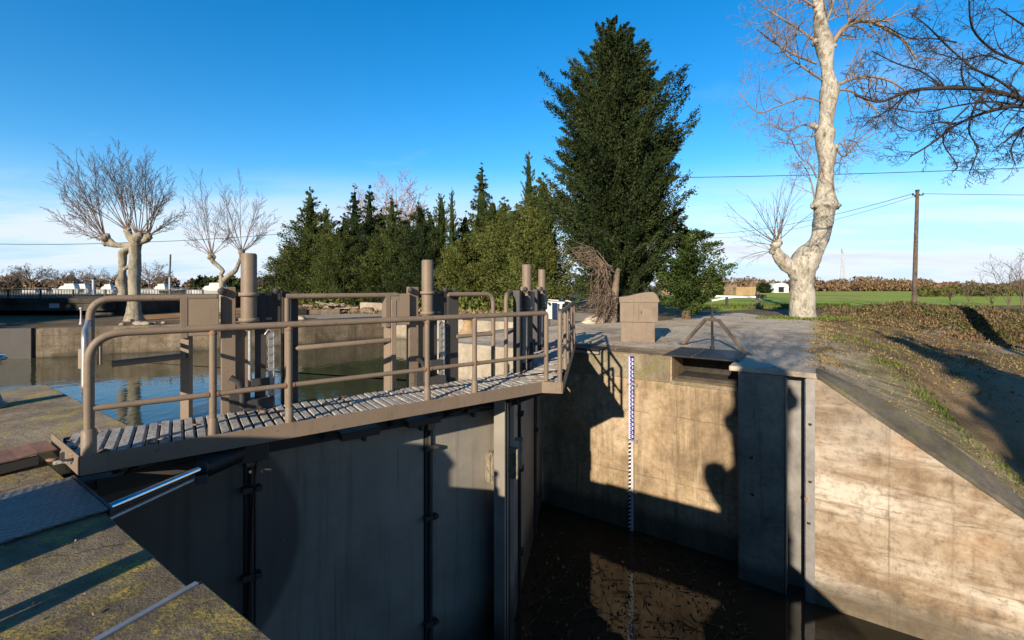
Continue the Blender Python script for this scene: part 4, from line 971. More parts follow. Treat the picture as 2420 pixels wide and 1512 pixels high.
# ================================================================ TREES
class Limbs:
    """tapered branches gathered into one mesh"""
    def __init__(s): s.v = []; s.f = []
    def add(s, pts, rr, n=4):
        m = len(pts); base = len(s.v); nx = None
        for i in range(m):
            t = (pts[min(i+1,m-1)]-pts[max(i-1,0)])
            t = t.normalized() if t.length > 1e-9 else Vector((0,0,1))
            nx = t.orthogonal().normalized() if nx is None else (nx-t*nx.dot(t))
            nx = nx.normalized() if nx.length > 1e-6 else t.orthogonal().normalized(); ny = t.cross(nx); r = rr[i]
            for k in range(n):
                a = 2*math.pi*k/n; q = pts[i]+(nx*math.cos(a)+ny*math.sin(a))*r; s.v.append((q.x,q.y,q.z))
        for i in range(m-1):
            for k in range(n):
                a = base+i*n+k; b = base+i*n+(k+1)%n; s.f.append((a,b,b+n,a+n))
    def build(s, name, mat, parent):
        return mesh_np(name, s.v, s.f, mat, parent, smooth=True)
def rvec(r): return Vector((r.gauss(0,1), r.gauss(0,1), r.gauss(0,1)))
def grow(L, r, p, d, ln, rad, depth, bend=.25, up=.05, spread=.7, kids=5, ratio=.5, seg=5, tip=.006, taper=.35, start=.2):
    """one branch with its side shoots"""
    pts = [p.copy()]; rr = [rad]; q = p.copy(); d = d.normalized(); step = ln/seg; dirs = []
    for i in range(seg):
        d = (d+rvec(r)*bend*.35+Vector((0,0,up))).normalized(); q = q+d*step; pts.append(q.copy()); rr.append(max(tip, rad*(1-(1-taper)*(i+1)/seg))); dirs.append(d)
    L.add(pts, rr, 5 if rad > .04 else (4 if rad > .018 else 3))
    if depth > 0:
        for k in range(kids):
            u = start+(1-start)*(k+r.uniform(.1,.9))/kids; i = min(seg-1, int(u*seg)); f = u*seg-i
            b = pts[i].lerp(pts[i+1], f); dd = dirs[i]; o = rvec(r); o = (o-dd*o.dot(dd)).normalized()
            nd = (dd*(1-spread*.5)+o*spread).normalized()
            grow(L, r, b, nd, ln*ratio*r.uniform(.65,1.2)*(1.15-.5*u), max(tip, rr[i]*.55), depth-1, bend, up, spread, max(2,int(kids*.75)), ratio, max(3,seg-1), tip, taper, .15)
    return pts
def smoothpath(pts, k=5):
    out = []; n = len(pts)
    for i in range(n-1):
        p0, p1, p2, p3 = pts[max(0,i-1)], pts[i], pts[i+1], pts[min(n-1,i+2)]
        for j in range(k):
            t = j/k; out.append(tuple(.5*((2*b)+(c-a)*t+(2*a-5*b+4*c-d)*t*t+(3*b-a-3*c+d)*t**3) for a,b,c,d in zip(p0,p1,p2,p3)))
    out.append(tuple(pts[-1])); return out
def limb(m, pts, n=16, lump=.06, seed=0):
    """thick lumpy trunk or limb through (x,y,z,radius) points"""
    P = smoothpath([tuple(p) for p in pts], 6); r = random.Random(seed); c = [Vector(p[:3]) for p in P]; vs = []; nx = None
    ph = [r.uniform(0,6.3) for _ in range(4)]
    for i, p in enumerate(c):
        t = (c[min(i+1,len(c)-1)]-c[max(i-1,0)]).normalized()
        nx = t.orthogonal().normalized() if nx is None else (nx-t*nx.dot(t)).normalized(); ny = t.cross(nx); rad = max(.004, P[i][3])
        for k in range(n):
            a = 2*math.pi*k/n; q = 1+lump*(math.sin(2*a+ph[0]+i*.31)+.7*math.sin(3*a+ph[1]-i*.23)+.6*math.sin(5*a+ph[2]+i*.6))+r.uniform(-lump,lump)*.5
            vs.append(p+(nx*math.cos(a)+ny*math.sin(a))*rad*q)
    m.add(vs, [(i*n+k,i*n+(k+1)%n,(i+1)*n+(k+1)%n,(i+1)*n+k) for i in range(len(c)-1) for k in range(n)]+[tuple(range(n))[::-1], tuple(range(len(vs)-n,len(vs)))], True)
def sprays(C, D, size, rg, width=.34, jit=.55):
    """leaf sprays: one rhombus per centre C pointing along D"""
    n = len(C); d = D+rg.normal(0, jit, (n,3)); d /= np.linalg.norm(d, axis=1)[:,None]+1e-9
    o = rg.normal(0,1,(n,3)); s = np.cross(d,o); s /= np.linalg.norm(s, axis=1)[:,None]+1e-9
    L = size*rg.uniform(.6,1.4,n)[:,None]; w = L*width
    v = np.stack([C-d*L*.35, C+s*w+d*L*.05, C+d*L*.75, C-s*w+d*L*.05], axis=1).reshape(-1,3)
    return v, np.arange(4*n).reshape(n,4)
def conifer(loc, h, prof, nb, per, size, mat, label, name='conifer_tree', seed=1, tilt=.35, group=None, z0=.02, tr=.16, core=.5, spread=.20, ell=(1,1), lean=(0,0), bump=.22, cat='tree'):
    rg = np.random.default_rng(seed); loc = Vector(loc); t = thing(name, label, cat, loc, group); o = np.array(loc)
    hs, rs = zip(*prof)
    k = 0; C = []; D = []; T = []
    # branch heights weighted by girth so the surface is evenly leafy
    grid = np.linspace(z0, .995, 400); wgt = np.interp(grid, hs, rs)+.035*max(rs)+.05; cdf = np.cumsum(wgt)/wgt.sum()
    for b in range(nb):
        f = float(np.interp(rg.random(), cdf, grid)); a = rg.uniform(0, 2*math.pi); Rr = float(np.interp(f, hs, rs))
        lob = 1+bump*math.sin(3*a+f*17+seed)*.6+rg.normal(0, bump*.55)
        Rr = max(.05, Rr*lob); n = max(6, int(per*(.35+Rr/max(rs))))
        u = rg.uniform(.30, 1, n)**.7; u = np.where(rg.random(n) < .08, u*rg.uniform(1.0, 1.10, n), u); ax = np.array([math.cos(a)*ell[0], math.sin(a)*ell[1], 0])
        tl = tilt*rg.uniform(.5,1.5)
        base = np.array([lean[0]*f*h, lean[1]*f*h, f*h-Rr*tl*.6])
        c = base+ax*(Rr*u)[:,None]; c[:,2] += Rr*tl*u**1.5
        wd = (spread*Rr*(1.12-u)+.05*size*3)[:,None]; c = c+rg.normal(0,1,(n,3))*wd*np.array([1,1,.75])
        C.append(c); D.append(np.tile(ax+np.array([0,0,tl*1.1]), (n,1))); T.append(np.full(n, rg.uniform(.05,.95))*.6+rg.random(n)*.4)
    C = np.concatenate(C); D = np.concatenate(D); T = np.concatenate(T); C[:,2] = np.maximum(C[:,2], .03)
    v, f = sprays(C+o, D, size, rg, .24)
    # inner mass tinted dark as crown shade; hides the sky behind
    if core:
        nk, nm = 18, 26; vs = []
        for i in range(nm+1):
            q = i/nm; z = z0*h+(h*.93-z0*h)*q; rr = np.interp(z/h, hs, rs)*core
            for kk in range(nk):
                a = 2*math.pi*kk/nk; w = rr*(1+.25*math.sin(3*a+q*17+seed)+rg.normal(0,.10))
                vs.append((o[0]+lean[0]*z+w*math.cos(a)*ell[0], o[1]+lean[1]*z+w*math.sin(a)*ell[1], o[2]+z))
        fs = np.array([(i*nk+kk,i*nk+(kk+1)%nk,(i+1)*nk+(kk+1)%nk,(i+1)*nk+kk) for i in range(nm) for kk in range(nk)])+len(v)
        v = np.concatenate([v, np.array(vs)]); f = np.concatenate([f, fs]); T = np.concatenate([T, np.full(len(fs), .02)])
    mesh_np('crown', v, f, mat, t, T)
    m = MB(); m.tube([loc+Vector((0,0,-.2)), loc+Vector((lean[0]*h*.5,lean[1]*h*.5,h*.5)), loc+Vector((lean[0]*h*.97,lean[1]*h*.97,h*.97))], [tr*1.2,tr*.7,.02], 8); m.build('trunk', M['trunk'], t)
    return t
def px_tree(x, ytop, Y, **k):
    P = Vector((at(x,700,Y).x, Y, QZ)); return P, at(x,ytop,Y).z-QZ
FIR = [(0,.75),(.06,1.0),(.22,1.0),(.4,.88),(.55,.68),(.66,.46),(.78,.30),(.88,.17),(.95,.08),(1,.01)]
SPIRE = [(0,.8),(.1,1.),(.35,1.),(.6,.80),(.78,.50),(.9,.26),(.96,.12),(1,.01)]
COLUMN = [(0,.55),(.1,.85),(.35,1.),(.65,.92),(.82,.62),(.93,.3),(1,.02)]
ROUND = [(0,.7),(.15,1.),(.45,1.),(.7,.82),(.86,.55),(.95,.3),(1,.05)]
def sc(prof, r): return [(h, v*r) for h, v in prof]
row = [ # x, top, distance, half width px, profile, material, branches, label
 (733,437,48,62,FIR,'leaf_mid','fir with a spiky open top at the left end of the conifer row',.42,.26),
 (772,480,47,30,SPIRE,'leaf_mid','slim pointed cypress just right of the leftmost fir',.9,.2),
 (802,538,45,44,ROUND,'leaf_mid','low bushy conifer between the two spiky firs of the row',.7,.2),
 (838,434,47,40,FIR,'leaf_dark','dark pointed fir, left one of a close pair in the row',.5,.26),
 (873,438,46,46,FIR,'leaf_dark','dark pointed fir, right one of a close pair in the row',.5,.26),
 (926,458,44,58,FIR,'leaf_mid','broad based fir in front of the bare reddish tree',.45,.25),
 (994,474,42,52,SPIRE,'leaf_dark','blunt dark conifer right of the bare reddish tree',.5,.22),
 (1043,448,42,24,COLUMN,'leaf_mid','narrow columnar cypress with a ragged top, beside a thinner one',1.1,.16),
 (1068,433,41,12,COLUMN,'leaf_mid','thinnest columnar cypress of the row, needle pointed',1.2,.13),
 (1138,382,42,50,FIR,'leaf_mid','tall open topped fir rising above the middle of the row',.3,.25),
 (1163,462,38,40,COLUMN,'leaf_mid','rounded columnar conifer right of the tall open fir',.9,.2),
 (1095,560,36,48,ROUND,'leaf_olive','low olive green bushy conifer behind the second hoist',.6,.2),
 (1215,482,34,66,ROUND,'leaf_olive','wide yellowish green conifer left of the dark giant cypress',.5,.22),
 (1249,343,37,19,COLUMN,'leaf_mid','tall needle thin cypress rising left of the dark giant cypress',1.1,.15),
 (1284,408,31,66,SPIRE,'leaf_olive','yellow green conifer leaning against the dark giant cypress',.6,.22),
 (700,575,52,50,ROUND,'leaf_dark','low dark conifer filling the left flank behind the leftmost fir',.5,.25),
 (757,520,53,42,SPIRE,'leaf_dark','dark conifer half hidden behind the slim pointed cypress',.5,.25),
 (815,500,52,44,SPIRE,'leaf_mid','conifer half hidden behind the dark close pair, on its left',.5,.25),
 (902,492,51,44,SPIRE,'leaf_dark','dark conifer half hidden between the close pair and the broad based fir',.5,.25),
 (962,505,50,44,SPIRE,'leaf_dark','dark conifer half hidden between the broad based fir and the blunt one',.5,.25),
 (1018,492,48,40,SPIRE,'leaf_dark','dark conifer half hidden left of the ragged columnar cypress',.5,.25),
 (1100,498,46,44,SPIRE,'leaf_dark','dark conifer half hidden left of the tall open topped fir',.5,.25),
 (1192,462,42,44,SPIRE,'leaf_mid','conifer half hidden right of the rounded columnar one',.5,.25),
 (1262,430,40,52,SPIRE,'leaf_dark','dark conifer half hidden behind the needle thin cypress',.5,.25),
]
for i, (x, yt, Y, hw, pf, mt, lab, tl, s) in enumerate(row):
    P, h = px_tree(x, yt, Y); rad = hw/F*Y*1.25
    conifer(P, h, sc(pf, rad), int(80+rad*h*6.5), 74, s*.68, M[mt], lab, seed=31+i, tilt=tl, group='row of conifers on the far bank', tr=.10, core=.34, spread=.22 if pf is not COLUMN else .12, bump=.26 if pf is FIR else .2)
# the dark giant
P = Vector((at(1453,755,24.0).x, 24.0, QZ)); h = at(1453,38,24.0).z-QZ
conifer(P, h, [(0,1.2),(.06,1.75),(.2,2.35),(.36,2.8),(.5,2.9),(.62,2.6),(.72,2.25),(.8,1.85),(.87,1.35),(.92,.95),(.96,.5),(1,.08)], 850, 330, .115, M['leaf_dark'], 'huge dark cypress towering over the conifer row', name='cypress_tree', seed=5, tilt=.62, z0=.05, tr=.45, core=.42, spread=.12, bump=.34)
P = Vector((at(1622,705,23.2).x, 23.2, QZ))
conifer(P, at(1622,527,23.2).z-QZ, [(0,.3),(.10,.7),(.2,1.0),(.36,1.3),(.6,1.35),(.8,1.05),(.93,.6),(1,.15)], 170, 110, .13, M['leaf_bright'], 'spreading evergreen with glossy sunlit leaves right of the giant cypress', name='evergreen_tree', seed=9, tilt=.3, z0=.07, tr=.22, core=.3, spread=.24, bump=.6)
P = Vector((at(1625,690,60).x, 60, QZ)); conifer(P, 2.6, sc(ROUND,1.3), 60, 40, .25, M['leaf_mid'], 'small ivy covered tree at the wall end under the spreading evergreen', name='ivy_tree', seed=10, core=.7)
P = Vector((at(1696,690,88).x, 88, QZ)); conifer(P, at(1696,654,88).z-QZ, sc(ROUND,.98), 60, 40, .3, M['leaf_mid'], 'clipped dark green bush in front of the brown wall', name='clipped_bush', seed=11, core=.8, cat='bush')
P = Vector((at(1806,690,112).x, 112, QZ)); conifer(P, 2.6, sc(ROUND,1.6), 50, 40, .35, M['leaf_dark'], 'dark square cut bush left of the white arched hut', name='clipped_bush', seed=12, core=.85, cat='bush')
# bare tree behind the conifers
t = thing('bare_tree', 'bare reddish twigged tree behind the conifer row', 'tree', (at(955,700,58).x,58,QZ)); r = random.Random(3); L = Limbs()
B = Vector((at(955,700,58).x,58,QZ)); m = MB(); m.tube([B, B+Vector((.1,0,3)), B+Vector((.2,0,6))], [.35,.28,.2], 8); m.build('trunk', M['twig'], t)
for k in range(15):
    a = r.uniform(0,6.28); grow(L, r, B+Vector((.1,0,r.uniform(4,6.5))), Vector((math.cos(a)*.75, math.sin(a)*.5, 1.0)), r.uniform(7,9.6), .10, 3, .3, .03, .6, 8, .44, 5, .02)
L.build('branches', M['red_twig'], t)
# ---------------------------------------------------------------- pollarded planes on the left bank
def pollard(label, Y, trunks, heads, seed, lenpx):
    """trunks: lists of (x, y, width px, dy); heads: (x, y, radius px, direction span, shoots)"""
    b = trunks[0][0]; base = Vector((at(b[0],b[1],Y).x, Y, QZ)); t = thing('pollarded_plane_tree', label, 'tree', base); r = random.Random(seed)
    m = MB()
    for j, tr in enumerate(trunks): limb(m, [(*at(x,y,Y+dy), w*.44/F*Y) for x,y,w,dy in tr], 14, .07, seed+j)
    for x,y,rp,_,_,dy in heads:
        for k in range(5): m.blob(at(x+r.uniform(-.7,.7)*rp, y+r.uniform(-.5,.5)*rp, Y+dy+r.uniform(-.1,.1)), rp*r.uniform(.5,.8)/F*Y, r, 9, 6, .35)
    m.build('trunk', M['pollard_bark'], t); L = Limbs()
    for x,y,rp,span,ns,dy in heads:
        for k in range(ns):
            u = (k+r.uniform(.1,.9))/ns; ang = R(span[0]+(span[1]-span[0])*u); s = at(x+math.cos(ang)*rp*.6, y-math.sin(ang)*rp*.6, Y+dy)
            ln = lenpx(x, y, math.degrees(ang))/F*Y*r.uniform(.74,.96)
            dv = Vector((math.cos(ang), r.uniform(-.55,.55), math.sin(ang)+.08))
            grow(L, r, s, dv, ln, .021, 2, .13, .03, .50, 13, .26, 7, .0052, .22, .30)
    L.build('branches', M['twig'], t); return t
def lenA(x, y, a):                             # distance from a head to the crown outline
    cx, cy, rx, ry = 270, 478, 158, 134
    ca, sa = math.cos(R(a)), -math.sin(R(a)); A_ = (ca/rx)**2+(sa/ry)**2; B_ = 2*((x-cx)*ca/rx**2+(y-cy)*sa/ry**2); C_ = ((x-cx)/rx)**2+((y-cy)/ry)**2-1
    q = B_*B_-4*A_*C_
    return max(50, (-B_+math.sqrt(q))/(2*A_)) if q > 0 else 90
pollard('twin stemmed pollarded plane with a wide fan of bare twigs by the bridge', 22.0,
  [[(318,762,48,0),(317,735,34,0),(318,690,28,0),(318,640,27,0),(319,600,25,0),(320,575,30,0),(326,564,36,0)],
   [(288,706,26,.2),(291,685,20,.2),(286,668,24,.2),(289,650,18,.2),(290,620,19,.2),(291,598,20,.1),(300,588,16,0),(315,578,16,0)],
   [(320,580,20,0),(296,580,15,0),(270,578,14,0),(252,574,17,0)],[(270,578,12,0),(258,566,13,0),(250,560,16,0)],
   [(330,570,22,0),(345,566,18,0),(351,558,20,0)],[(322,572,20,0),(308,560,20,0),(303,548,16,0)],
   [(318,625,14,.1),(300,632,10,.1),(291,640,9,.2)]],
  [(252,571,9,(100,178),9,0),(248,560,9,(85,168),9,-.1),(303,546,10,(55,158),13,.15),(326,560,14,(40,130),10,-.15),(349,558,11,(8,105),15,0)], 4, lenA)
def lenB(x, y, a):
    cx, cy, rx, ry = (482,520,74,105) if x < 530 else (578,510,78,108)
    ca, sa = math.cos(R(a)), -math.sin(R(a)); A_ = (ca/rx)**2+(sa/ry)**2; B_ = 2*((x-cx)*ca/rx**2+(y-cy)*sa/ry**2); C_ = ((x-cx)/rx)**2+((y-cy)/ry)**2-1
    q = B_*B_-4*A_*C_
    return max(40, (-B_+math.sqrt(q))/(2*A_)) if q > 0 else 90
pollard('forked pollarded plane with two fans of bare twigs left of the first hoist', 30.0,
  [[(527,742,22,0),(526,715,16,0),(525,690,15,0),(526,668,17,0),(524,660,18,0)],
   [(526,664,16,0),(522,650,11,0),(527,640,9,0),(515,628,10,0),(503,617,11,0),(500,605,12,0)],
   [(527,664,15,0),(541,651,12,0),(556,640,11,0),(565,620,9,0),(570,606,9,0),(573,595,11,0)]],
  [(500,604,8,(35,165),14,0),(572,596,8,(18,150),17,0)], 8, lenB)
# ---------------------------------------------------------------- the tall plane on the right
TY = 24.0
t = thing('plane_tree', 'tall pale barked plane tree with a stub limb, leafless, on the far quay', 'tree', Vector((at(1897,750,TY).x,TY,QZ)))
def tp3(x, y, w, dy=0): return (*at(x,y,TY+dy), w*.42/F*TY)
m = MB()
limb(m, [tp3(1900,756,70),tp3(1897,735,63),tp3(1896,700,60),tp3(1894,665,60),tp3(1896,635,68),tp3(1908,608,66),tp3(1926,585,52),tp3(1938,560,46),tp3(1944,530,48),tp3(1948,500,50),tp3(1950,484,68),tp3(1951,468,50),tp3(1949,440,41),tp3(1953,400,38),tp3(1955,365,46),tp3(1950,340,42),tp3(1948,312,50),tp3(1951,290,38),tp3(1957,250,38),tp3(1961,212,46),tp3(1957,185,34),tp3(1953,150,31),tp3(1949,108,44),tp3(1941,70,36),tp3(1936,30,28),tp3(1931,-20,26),tp3(1928,-120,20),tp3(1930,-200,10)], 18, .05, 3)
limb(m, [tp3(1893,650,56),tp3(1876,636,44),tp3(1858,625,40),tp3(1844,610,32),tp3(1836,595,26),tp3(1833,580,22)], 14, .08, 5)
for x, y, rp in ((1832,578,12),(1826,590,9),(1842,572,9),(1850,606,8),(1975,484,10),(1924,484,9),(1924,300,9),(1972,345,9),(1972,208,9),(1968,106,9),(1926,100,8)):
    for k in range(3): m.blob(at(x+random.Random(k+x).uniform(-4,4), y+random.Random(k*3+y).uniform(-4,4), TY-.15+.12*k), rp*.75/F*TY, random.Random(k+int(x)), 9, 6, .35)
m.build('trunk', M['plane_bark'], t)
r = random.Random(21); L = Limbs(); L2 = Limbs()
def path_branch(L, pts, w0, w1, Y, kids, klen, dpt=2, dys=None, dr=.0, up=.02, spread=.75, k2=6, gap=.1):
    P = [at(x,y,Y+(dys[i] if dys else 0)) for i,(x,y) in enumerate(pts)]; S = smoothpath([tuple(p) for p in P], 5); S = [Vector(s) for s in S]; n = len(S)
    rr = [(w0+(w1-w0)*i/(n-1))/2/F*Y for i in range(n)]; L.add(S, rr, 6)
    for k in range(kids):
        u = gap+(1-gap)*(k+r.random())/kids; i = min(n-2, int(u*(n-1))); b = S[i].lerp(S[i+1], r.random()); d = (S[i+1]-S[i]).normalized(); o = rvec(r); o.y *= .6; o = (o-d*o.dot(d)).normalized()
        nd = d*.55+o*.8+Vector((0,0,dr)); grow(L, r, b, nd, klen*r.uniform(.5,1.25)/F*Y, max(.008,rr[i]*.5), dpt, .42, up, spread, k2, .48, 5, .0055, .3, .1)
for pts, w0, w1, kids, kl in (
  ([(1966,105),(1990,70),(2020,52),(2060,50),(2095,70),(2135,95),(2165,140)],13,4,16,85),
  ([(1970,205),(2010,188),(2050,180),(2100,190),(2140,215),(2175,250)],8,3,16,85),
  ([(1970,212),(2010,215),(2050,240),(2075,265),(2100,300)],6,2,12,70),
  ([(1948,60),(1965,20),(1975,-30)],8,4,10,80),([(1960,100),(2005,55),(1990,-20)],7,3,12,80),
  ([(1930,100),(1890,70),(1850,45),(1810,20)],7,3,14,80),([(1930,150),(1880,130),(1830,100),(1790,70)],6,2.5,14,80),
  ([(1945,190),(1900,160),(1850,120),(1815,60)],6,2.5,14,80),([(1940,240),(1900,230),(1840,250),(1790,265),(1745,215)],5,2,15,80),
  ([(1940,310),(1900,295),(1860,310),(1815,290)],4.5,2,13,70),([(1930,315),(1890,340),(1840,335)],4,2,10,60),([(1972,345),(1995,370),(2020,340),(2050,310)],5,2,12,70),
  ([(1975,345),(2000,330),(2030,335),(2075,310)],4,2,10,60),([(1930,420),(1915,390),(1890,370),(1870,330)],4,1.5,10,60),([(1926,480),(1920,440),(1905,400),(1880,370)],4,1.5,10,60),([(1945,340),(1965,380),(2000,385)],4,1.5,8,55),([(1950,30),(1900,0),(1850,-30)],7,3,12,80)):
    path_branch(L, pts, w0, w1, TY, kids, kl, 2, [r.uniform(-1.2,1.2)*i/len(pts) for i in range(len(pts))])
L.build('branches', M['twig_pale'], t)
for k in range(17):                            # shoots standing on the cut stub limb
    a = R(40+8.5*k+r.uniform(-6,6)); s = at(1834+r.uniform(-10,10), 578+r.uniform(-3,6), TY)
    grow(L2, r, s, Vector((math.cos(a)*.8, r.uniform(-.35,.35), math.sin(a))), r.uniform(75,165)/F*TY, .026, 1, .12, .02, .45, 5, .4, 5, .0065, .25, .3)
for k in range(7):
    a = R(160+12*k); grow(L2, r, at(1822,592,TY), Vector((math.cos(a)*.9, r.uniform(-.4,.4), math.sin(a)+.35)), r.uniform(50,95)/F*TY, .014, 1, .2, .01, .45, 4, .4, 4, .006, .3, .3)
L2.build('branches', M['twig'], t)
# ---------------------------------------------------------------- the overhanging plane whose trunk stands outside on the right
OY = 15.0
bx = at(2620,700,OY+1).x; bz = bank_z(bx, OY+1)
t = thing('plane_tree', 'dark leafless plane tree reaching in from the right with drooping twigs', 'tree', Vector((bx,OY+1,bz)))
m = MB(); limb(m, [(bx,OY+1,bz-.2,.55),(bx,OY+1,bz+1,.42),(bx-.1,OY+1,2.5,.37),(bx-.15,OY+1,5,.33),(bx-.3,OY+.9,7.5,.27),(bx-.2,OY+1,10,.2),(bx-.2,OY+1,13,.1)], 14, .05, 3); m.build('trunk', M['plane_bark'], t)
r = random.Random(77); L = Limbs(); OK = 1
for pts, w0, w1, kids, kl in (
  ([(2600,300),(2500,270),(2420,235),(2330,212),(2230,208),(2150,215),(2080,240),(2020,225)],14.4,4,23,79),
  ([(2600,320),(2500,285),(2420,252),(2340,262),(2260,295),(2200,340),(2150,370)],12.8,3,22,68),
  ([(2420,235),(2360,190),(2300,160),(2240,110),(2190,60),(2150,30)],6.8,2.5,19,74),
  ([(2600,240),(2500,180),(2420,150),(2350,120),(2300,70),(2290,0)],8.5,3,19,79),
  ([(2420,252),(2340,240),(2260,250),(2180,265),(2110,255)],6.0,2,19,63),
  ([(2330,212),(2300,260),(2290,310),(2310,350),(2300,385),(2290,410)],5.1,2,18,53),
  ([(2480,275),(2420,300),(2380,330),(2350,350)],6.8,2,16,57),
  ([(2600,200),(2500,110),(2420,60),(2360,20)],7.6,3,18,84),
  ([(2230,208),(2180,170),(2120,150),(2060,120)],4.2,2,14,63),
  ([(2290,250),(2240,300),(2230,340),(2262,390),(2250,405)],4.2,2,15,45),([(2150,215),(2100,260),(2060,280),(2040,300)],3.4,2,12,52),([(2260,100),(2200,90),(2150,90),(2090,60)],4.2,2,14,57),([(2380,150),(2330,130),(2270,140),(2200,120)],4.2,2,14,57),([(2420,300),(2390,350),(2400,390)],4.2,2,12,42),
  ([(2260,295),(2210,290),(2160,310),(2110,290)],3.4,1.5,12,53)):
    path_branch(L, pts, w0, w1, OY, kids, kl, 2, [r.uniform(-1.0,1.0)*(.3+i/len(pts)) for i in range(len(pts))], -.15, -.02, .8, 6)
L.build('branches', M['twig_dark'], t)
# ---------------------------------------------------------------- dead conifer against the giant
DY = 21.0
t = thing('dead_conifer', 'dead splintered conifer trunk with hanging grey boughs beside the control cabinet', 'dead tree', gnd(1448,760)); r = random.Random(14)
m = MB(); limb(m, [(*at(1449,764,DY),.20),(*at(1450,720,DY),.17),(*at(1456,660,DY),.15),(*at(1462,635,DY),.10)], 10, .1, 4); m.build('trunk', M['dead_wood'], t); L = Limbs()
for k in range(190):
    f = r.random(); s = at(1440-18*f+r.uniform(-10,12), 745-125*f, DY-.1+r.uniform(-.5,.3)); e = at(1432-15*f+r.gauss(-6,15), 650+r.gauss(55,40), DY+r.uniform(-1,.5))
    mid = s.lerp(e,.5)+rvec(r)*.18; L.add([s,mid,e], [.022,.016,.007], 3)
for k in range(28):
    L.add([at(1420+r.uniform(-15,35), 640+r.uniform(-20,20), DY-.3), at(1395+r.uniform(-35,20), 610+r.uniform(-30,25), DY-.6), at(1350+r.uniform(-30,45), 582+r.uniform(-16,60), DY-.8)], [.04,.022,.007], 4)
for k in range(90):
    s = at(1440+r.uniform(-20,10), 715+r.uniform(-30,30), DY-.3); L.add([s, s+Vector((r.gauss(-.6,.5), r.gauss(-.2,.3), r.uniform(-.9,.2)))], [.016,.006], 3)
L.build('boughs', M['dead_wood'], t)
# ---------------------------------------------------------------- trees on the near bank behind the viewpoint: their shade falls across the lock
def shade_plane(X, Y, hgt, rad, lab, seed):
    c, p = cp(X, Y); z = QZ if c > CREST else QZ-min(S_near(CREST-c),4.2)*(1-.6*sstep(0,6,1-p))
    B = Vector((X,Y,z)); t = thing('plane_tree', lab, 'tree', B); r = random.Random(seed); m = MB()
    limb(m, [(X,Y,z-.3,rad*1.35),(X,Y,z+.6,rad*1.05),(X+.05,Y,z+2.2,rad),(X-.05,Y,z+3.6,rad*1.12),(X+.1,Y,z+5.5,rad*.85),(X,Y,z+hgt*.7,rad*.6),(X,Y,z+hgt,rad*.25)] if seed != 3 else [(X,Y,z-.3,rad*1.35),(X,Y,z+.6,rad*1.05),(X+.05,Y,z+2.2,rad),(X-.05,Y,z+3.6,rad*1.12),(X,Y,z+5.0,rad*1.05),(X,Y,z+5.7,rad*.5)], 14, .08, seed)
    for k in range(7): m.blob((X+r.uniform(-.6,.6)*rad*1.6, Y+r.uniform(-.3,.3), z+r.uniform(1.2,6)), rad*r.uniform(.4,.6), r, 9, 6, .35)
    if seed == 3: limb(m, [(X,Y,z+1.9,.3),(X-.35,Y+.1,z+2.4,.34),(X-.72,Y+.3,z+3.0,.3),(X-.80,Y+.34,z+3.4,.2)], 12, .1, 2); m.blob((X-.36,Y+.15,z+2.9), .48, r, 12, 8, .3); m.blob((X-.4,Y+.15,z+2.0), .5, r, 12, 8, .3)  # stub limb and lumps added to cast the viewer's shadow
    m.build('trunk', M['plane_bark'], t); L = Limbs()
    for k in range(24):
        a = r.uniform(0,6.28); grow(L, r, B+Vector((0,0,r.uniform(2.8,hgt*.9) if seed != 3 else r.uniform(4.6,5.7))), Vector((math.cos(a), math.sin(a), r.uniform(-.1,.6) if seed != 3 else r.uniform(.5,2))), r.uniform(2.2,4.2), .05 if seed != 3 else .022, 2, .3, .0, .7, 6, .5, 5, .008)
    L.build('branches', M['twig'], t)
SUN = Vector((-.415,-.91,0)).normalized(); EL = 18.7
def sunline(q, d): v = Vector((-SUN.y,SUN.x,0)); v = Vector((.91,-.415,0)); return v*q+SUN*d
p_ = sunline(.78, 4.6); shade_plane(p_.x, p_.y, 12, .50, 'plane tree on the near bank directly behind the viewpoint', 3)
p_ = sunline(7.2, 9.0); shade_plane(p_.x, p_.y, 13, .6, 'plane tree further down the near bank behind the viewpoint', 5)
p_ = sunline(11.5, 9.0); shade_plane(p_.x, p_.y, 13, .75, 'third plane tree down the near bank behind the viewpoint', 6)
p_ = sunline(6.35, 9.5); conifer((p_.x,p_.y,-2.6), 14, sc(COLUMN,1.15), 170, 60, .3, M['leaf_dark'], 'columnar cypress on the near bank behind the viewpoint', name='cypress_tree', seed=91, core=.8)
k_ = W(4.55,-1.35); k_ = k_+Vector((.91,-.415,0))*.27+SUN*.6; kiosk(k_.x, k_.y, R(-34), 'matching control cabinet on the near quay, outside the left picture edge')
A, B = W(3.4,-.1,QZ), W(2.8,-2.1,QZ); stand((A,B,.60), 'matching valve stand on the near quay, outside the picture')
for i, (x, y, h, rr) in enumerate(((-28.4,5,5.8,2.2),(-31.5,6,9,2.4),(-36,8,11,3.2),(-41,10,15,3.4),(-47,13,18,3.8),(-53,16,19,4.0),(-57,18,19,4.0),(-62,20,19,4.0))):
    conifer((x,y,QZ), h, sc(SPIRE, rr), 130, 60, .5, M['leaf_dark'], 'dark conifer on the left bank outside the picture, shading the bridge', seed=80+i, core=.8, group='conifers shading the bridge')
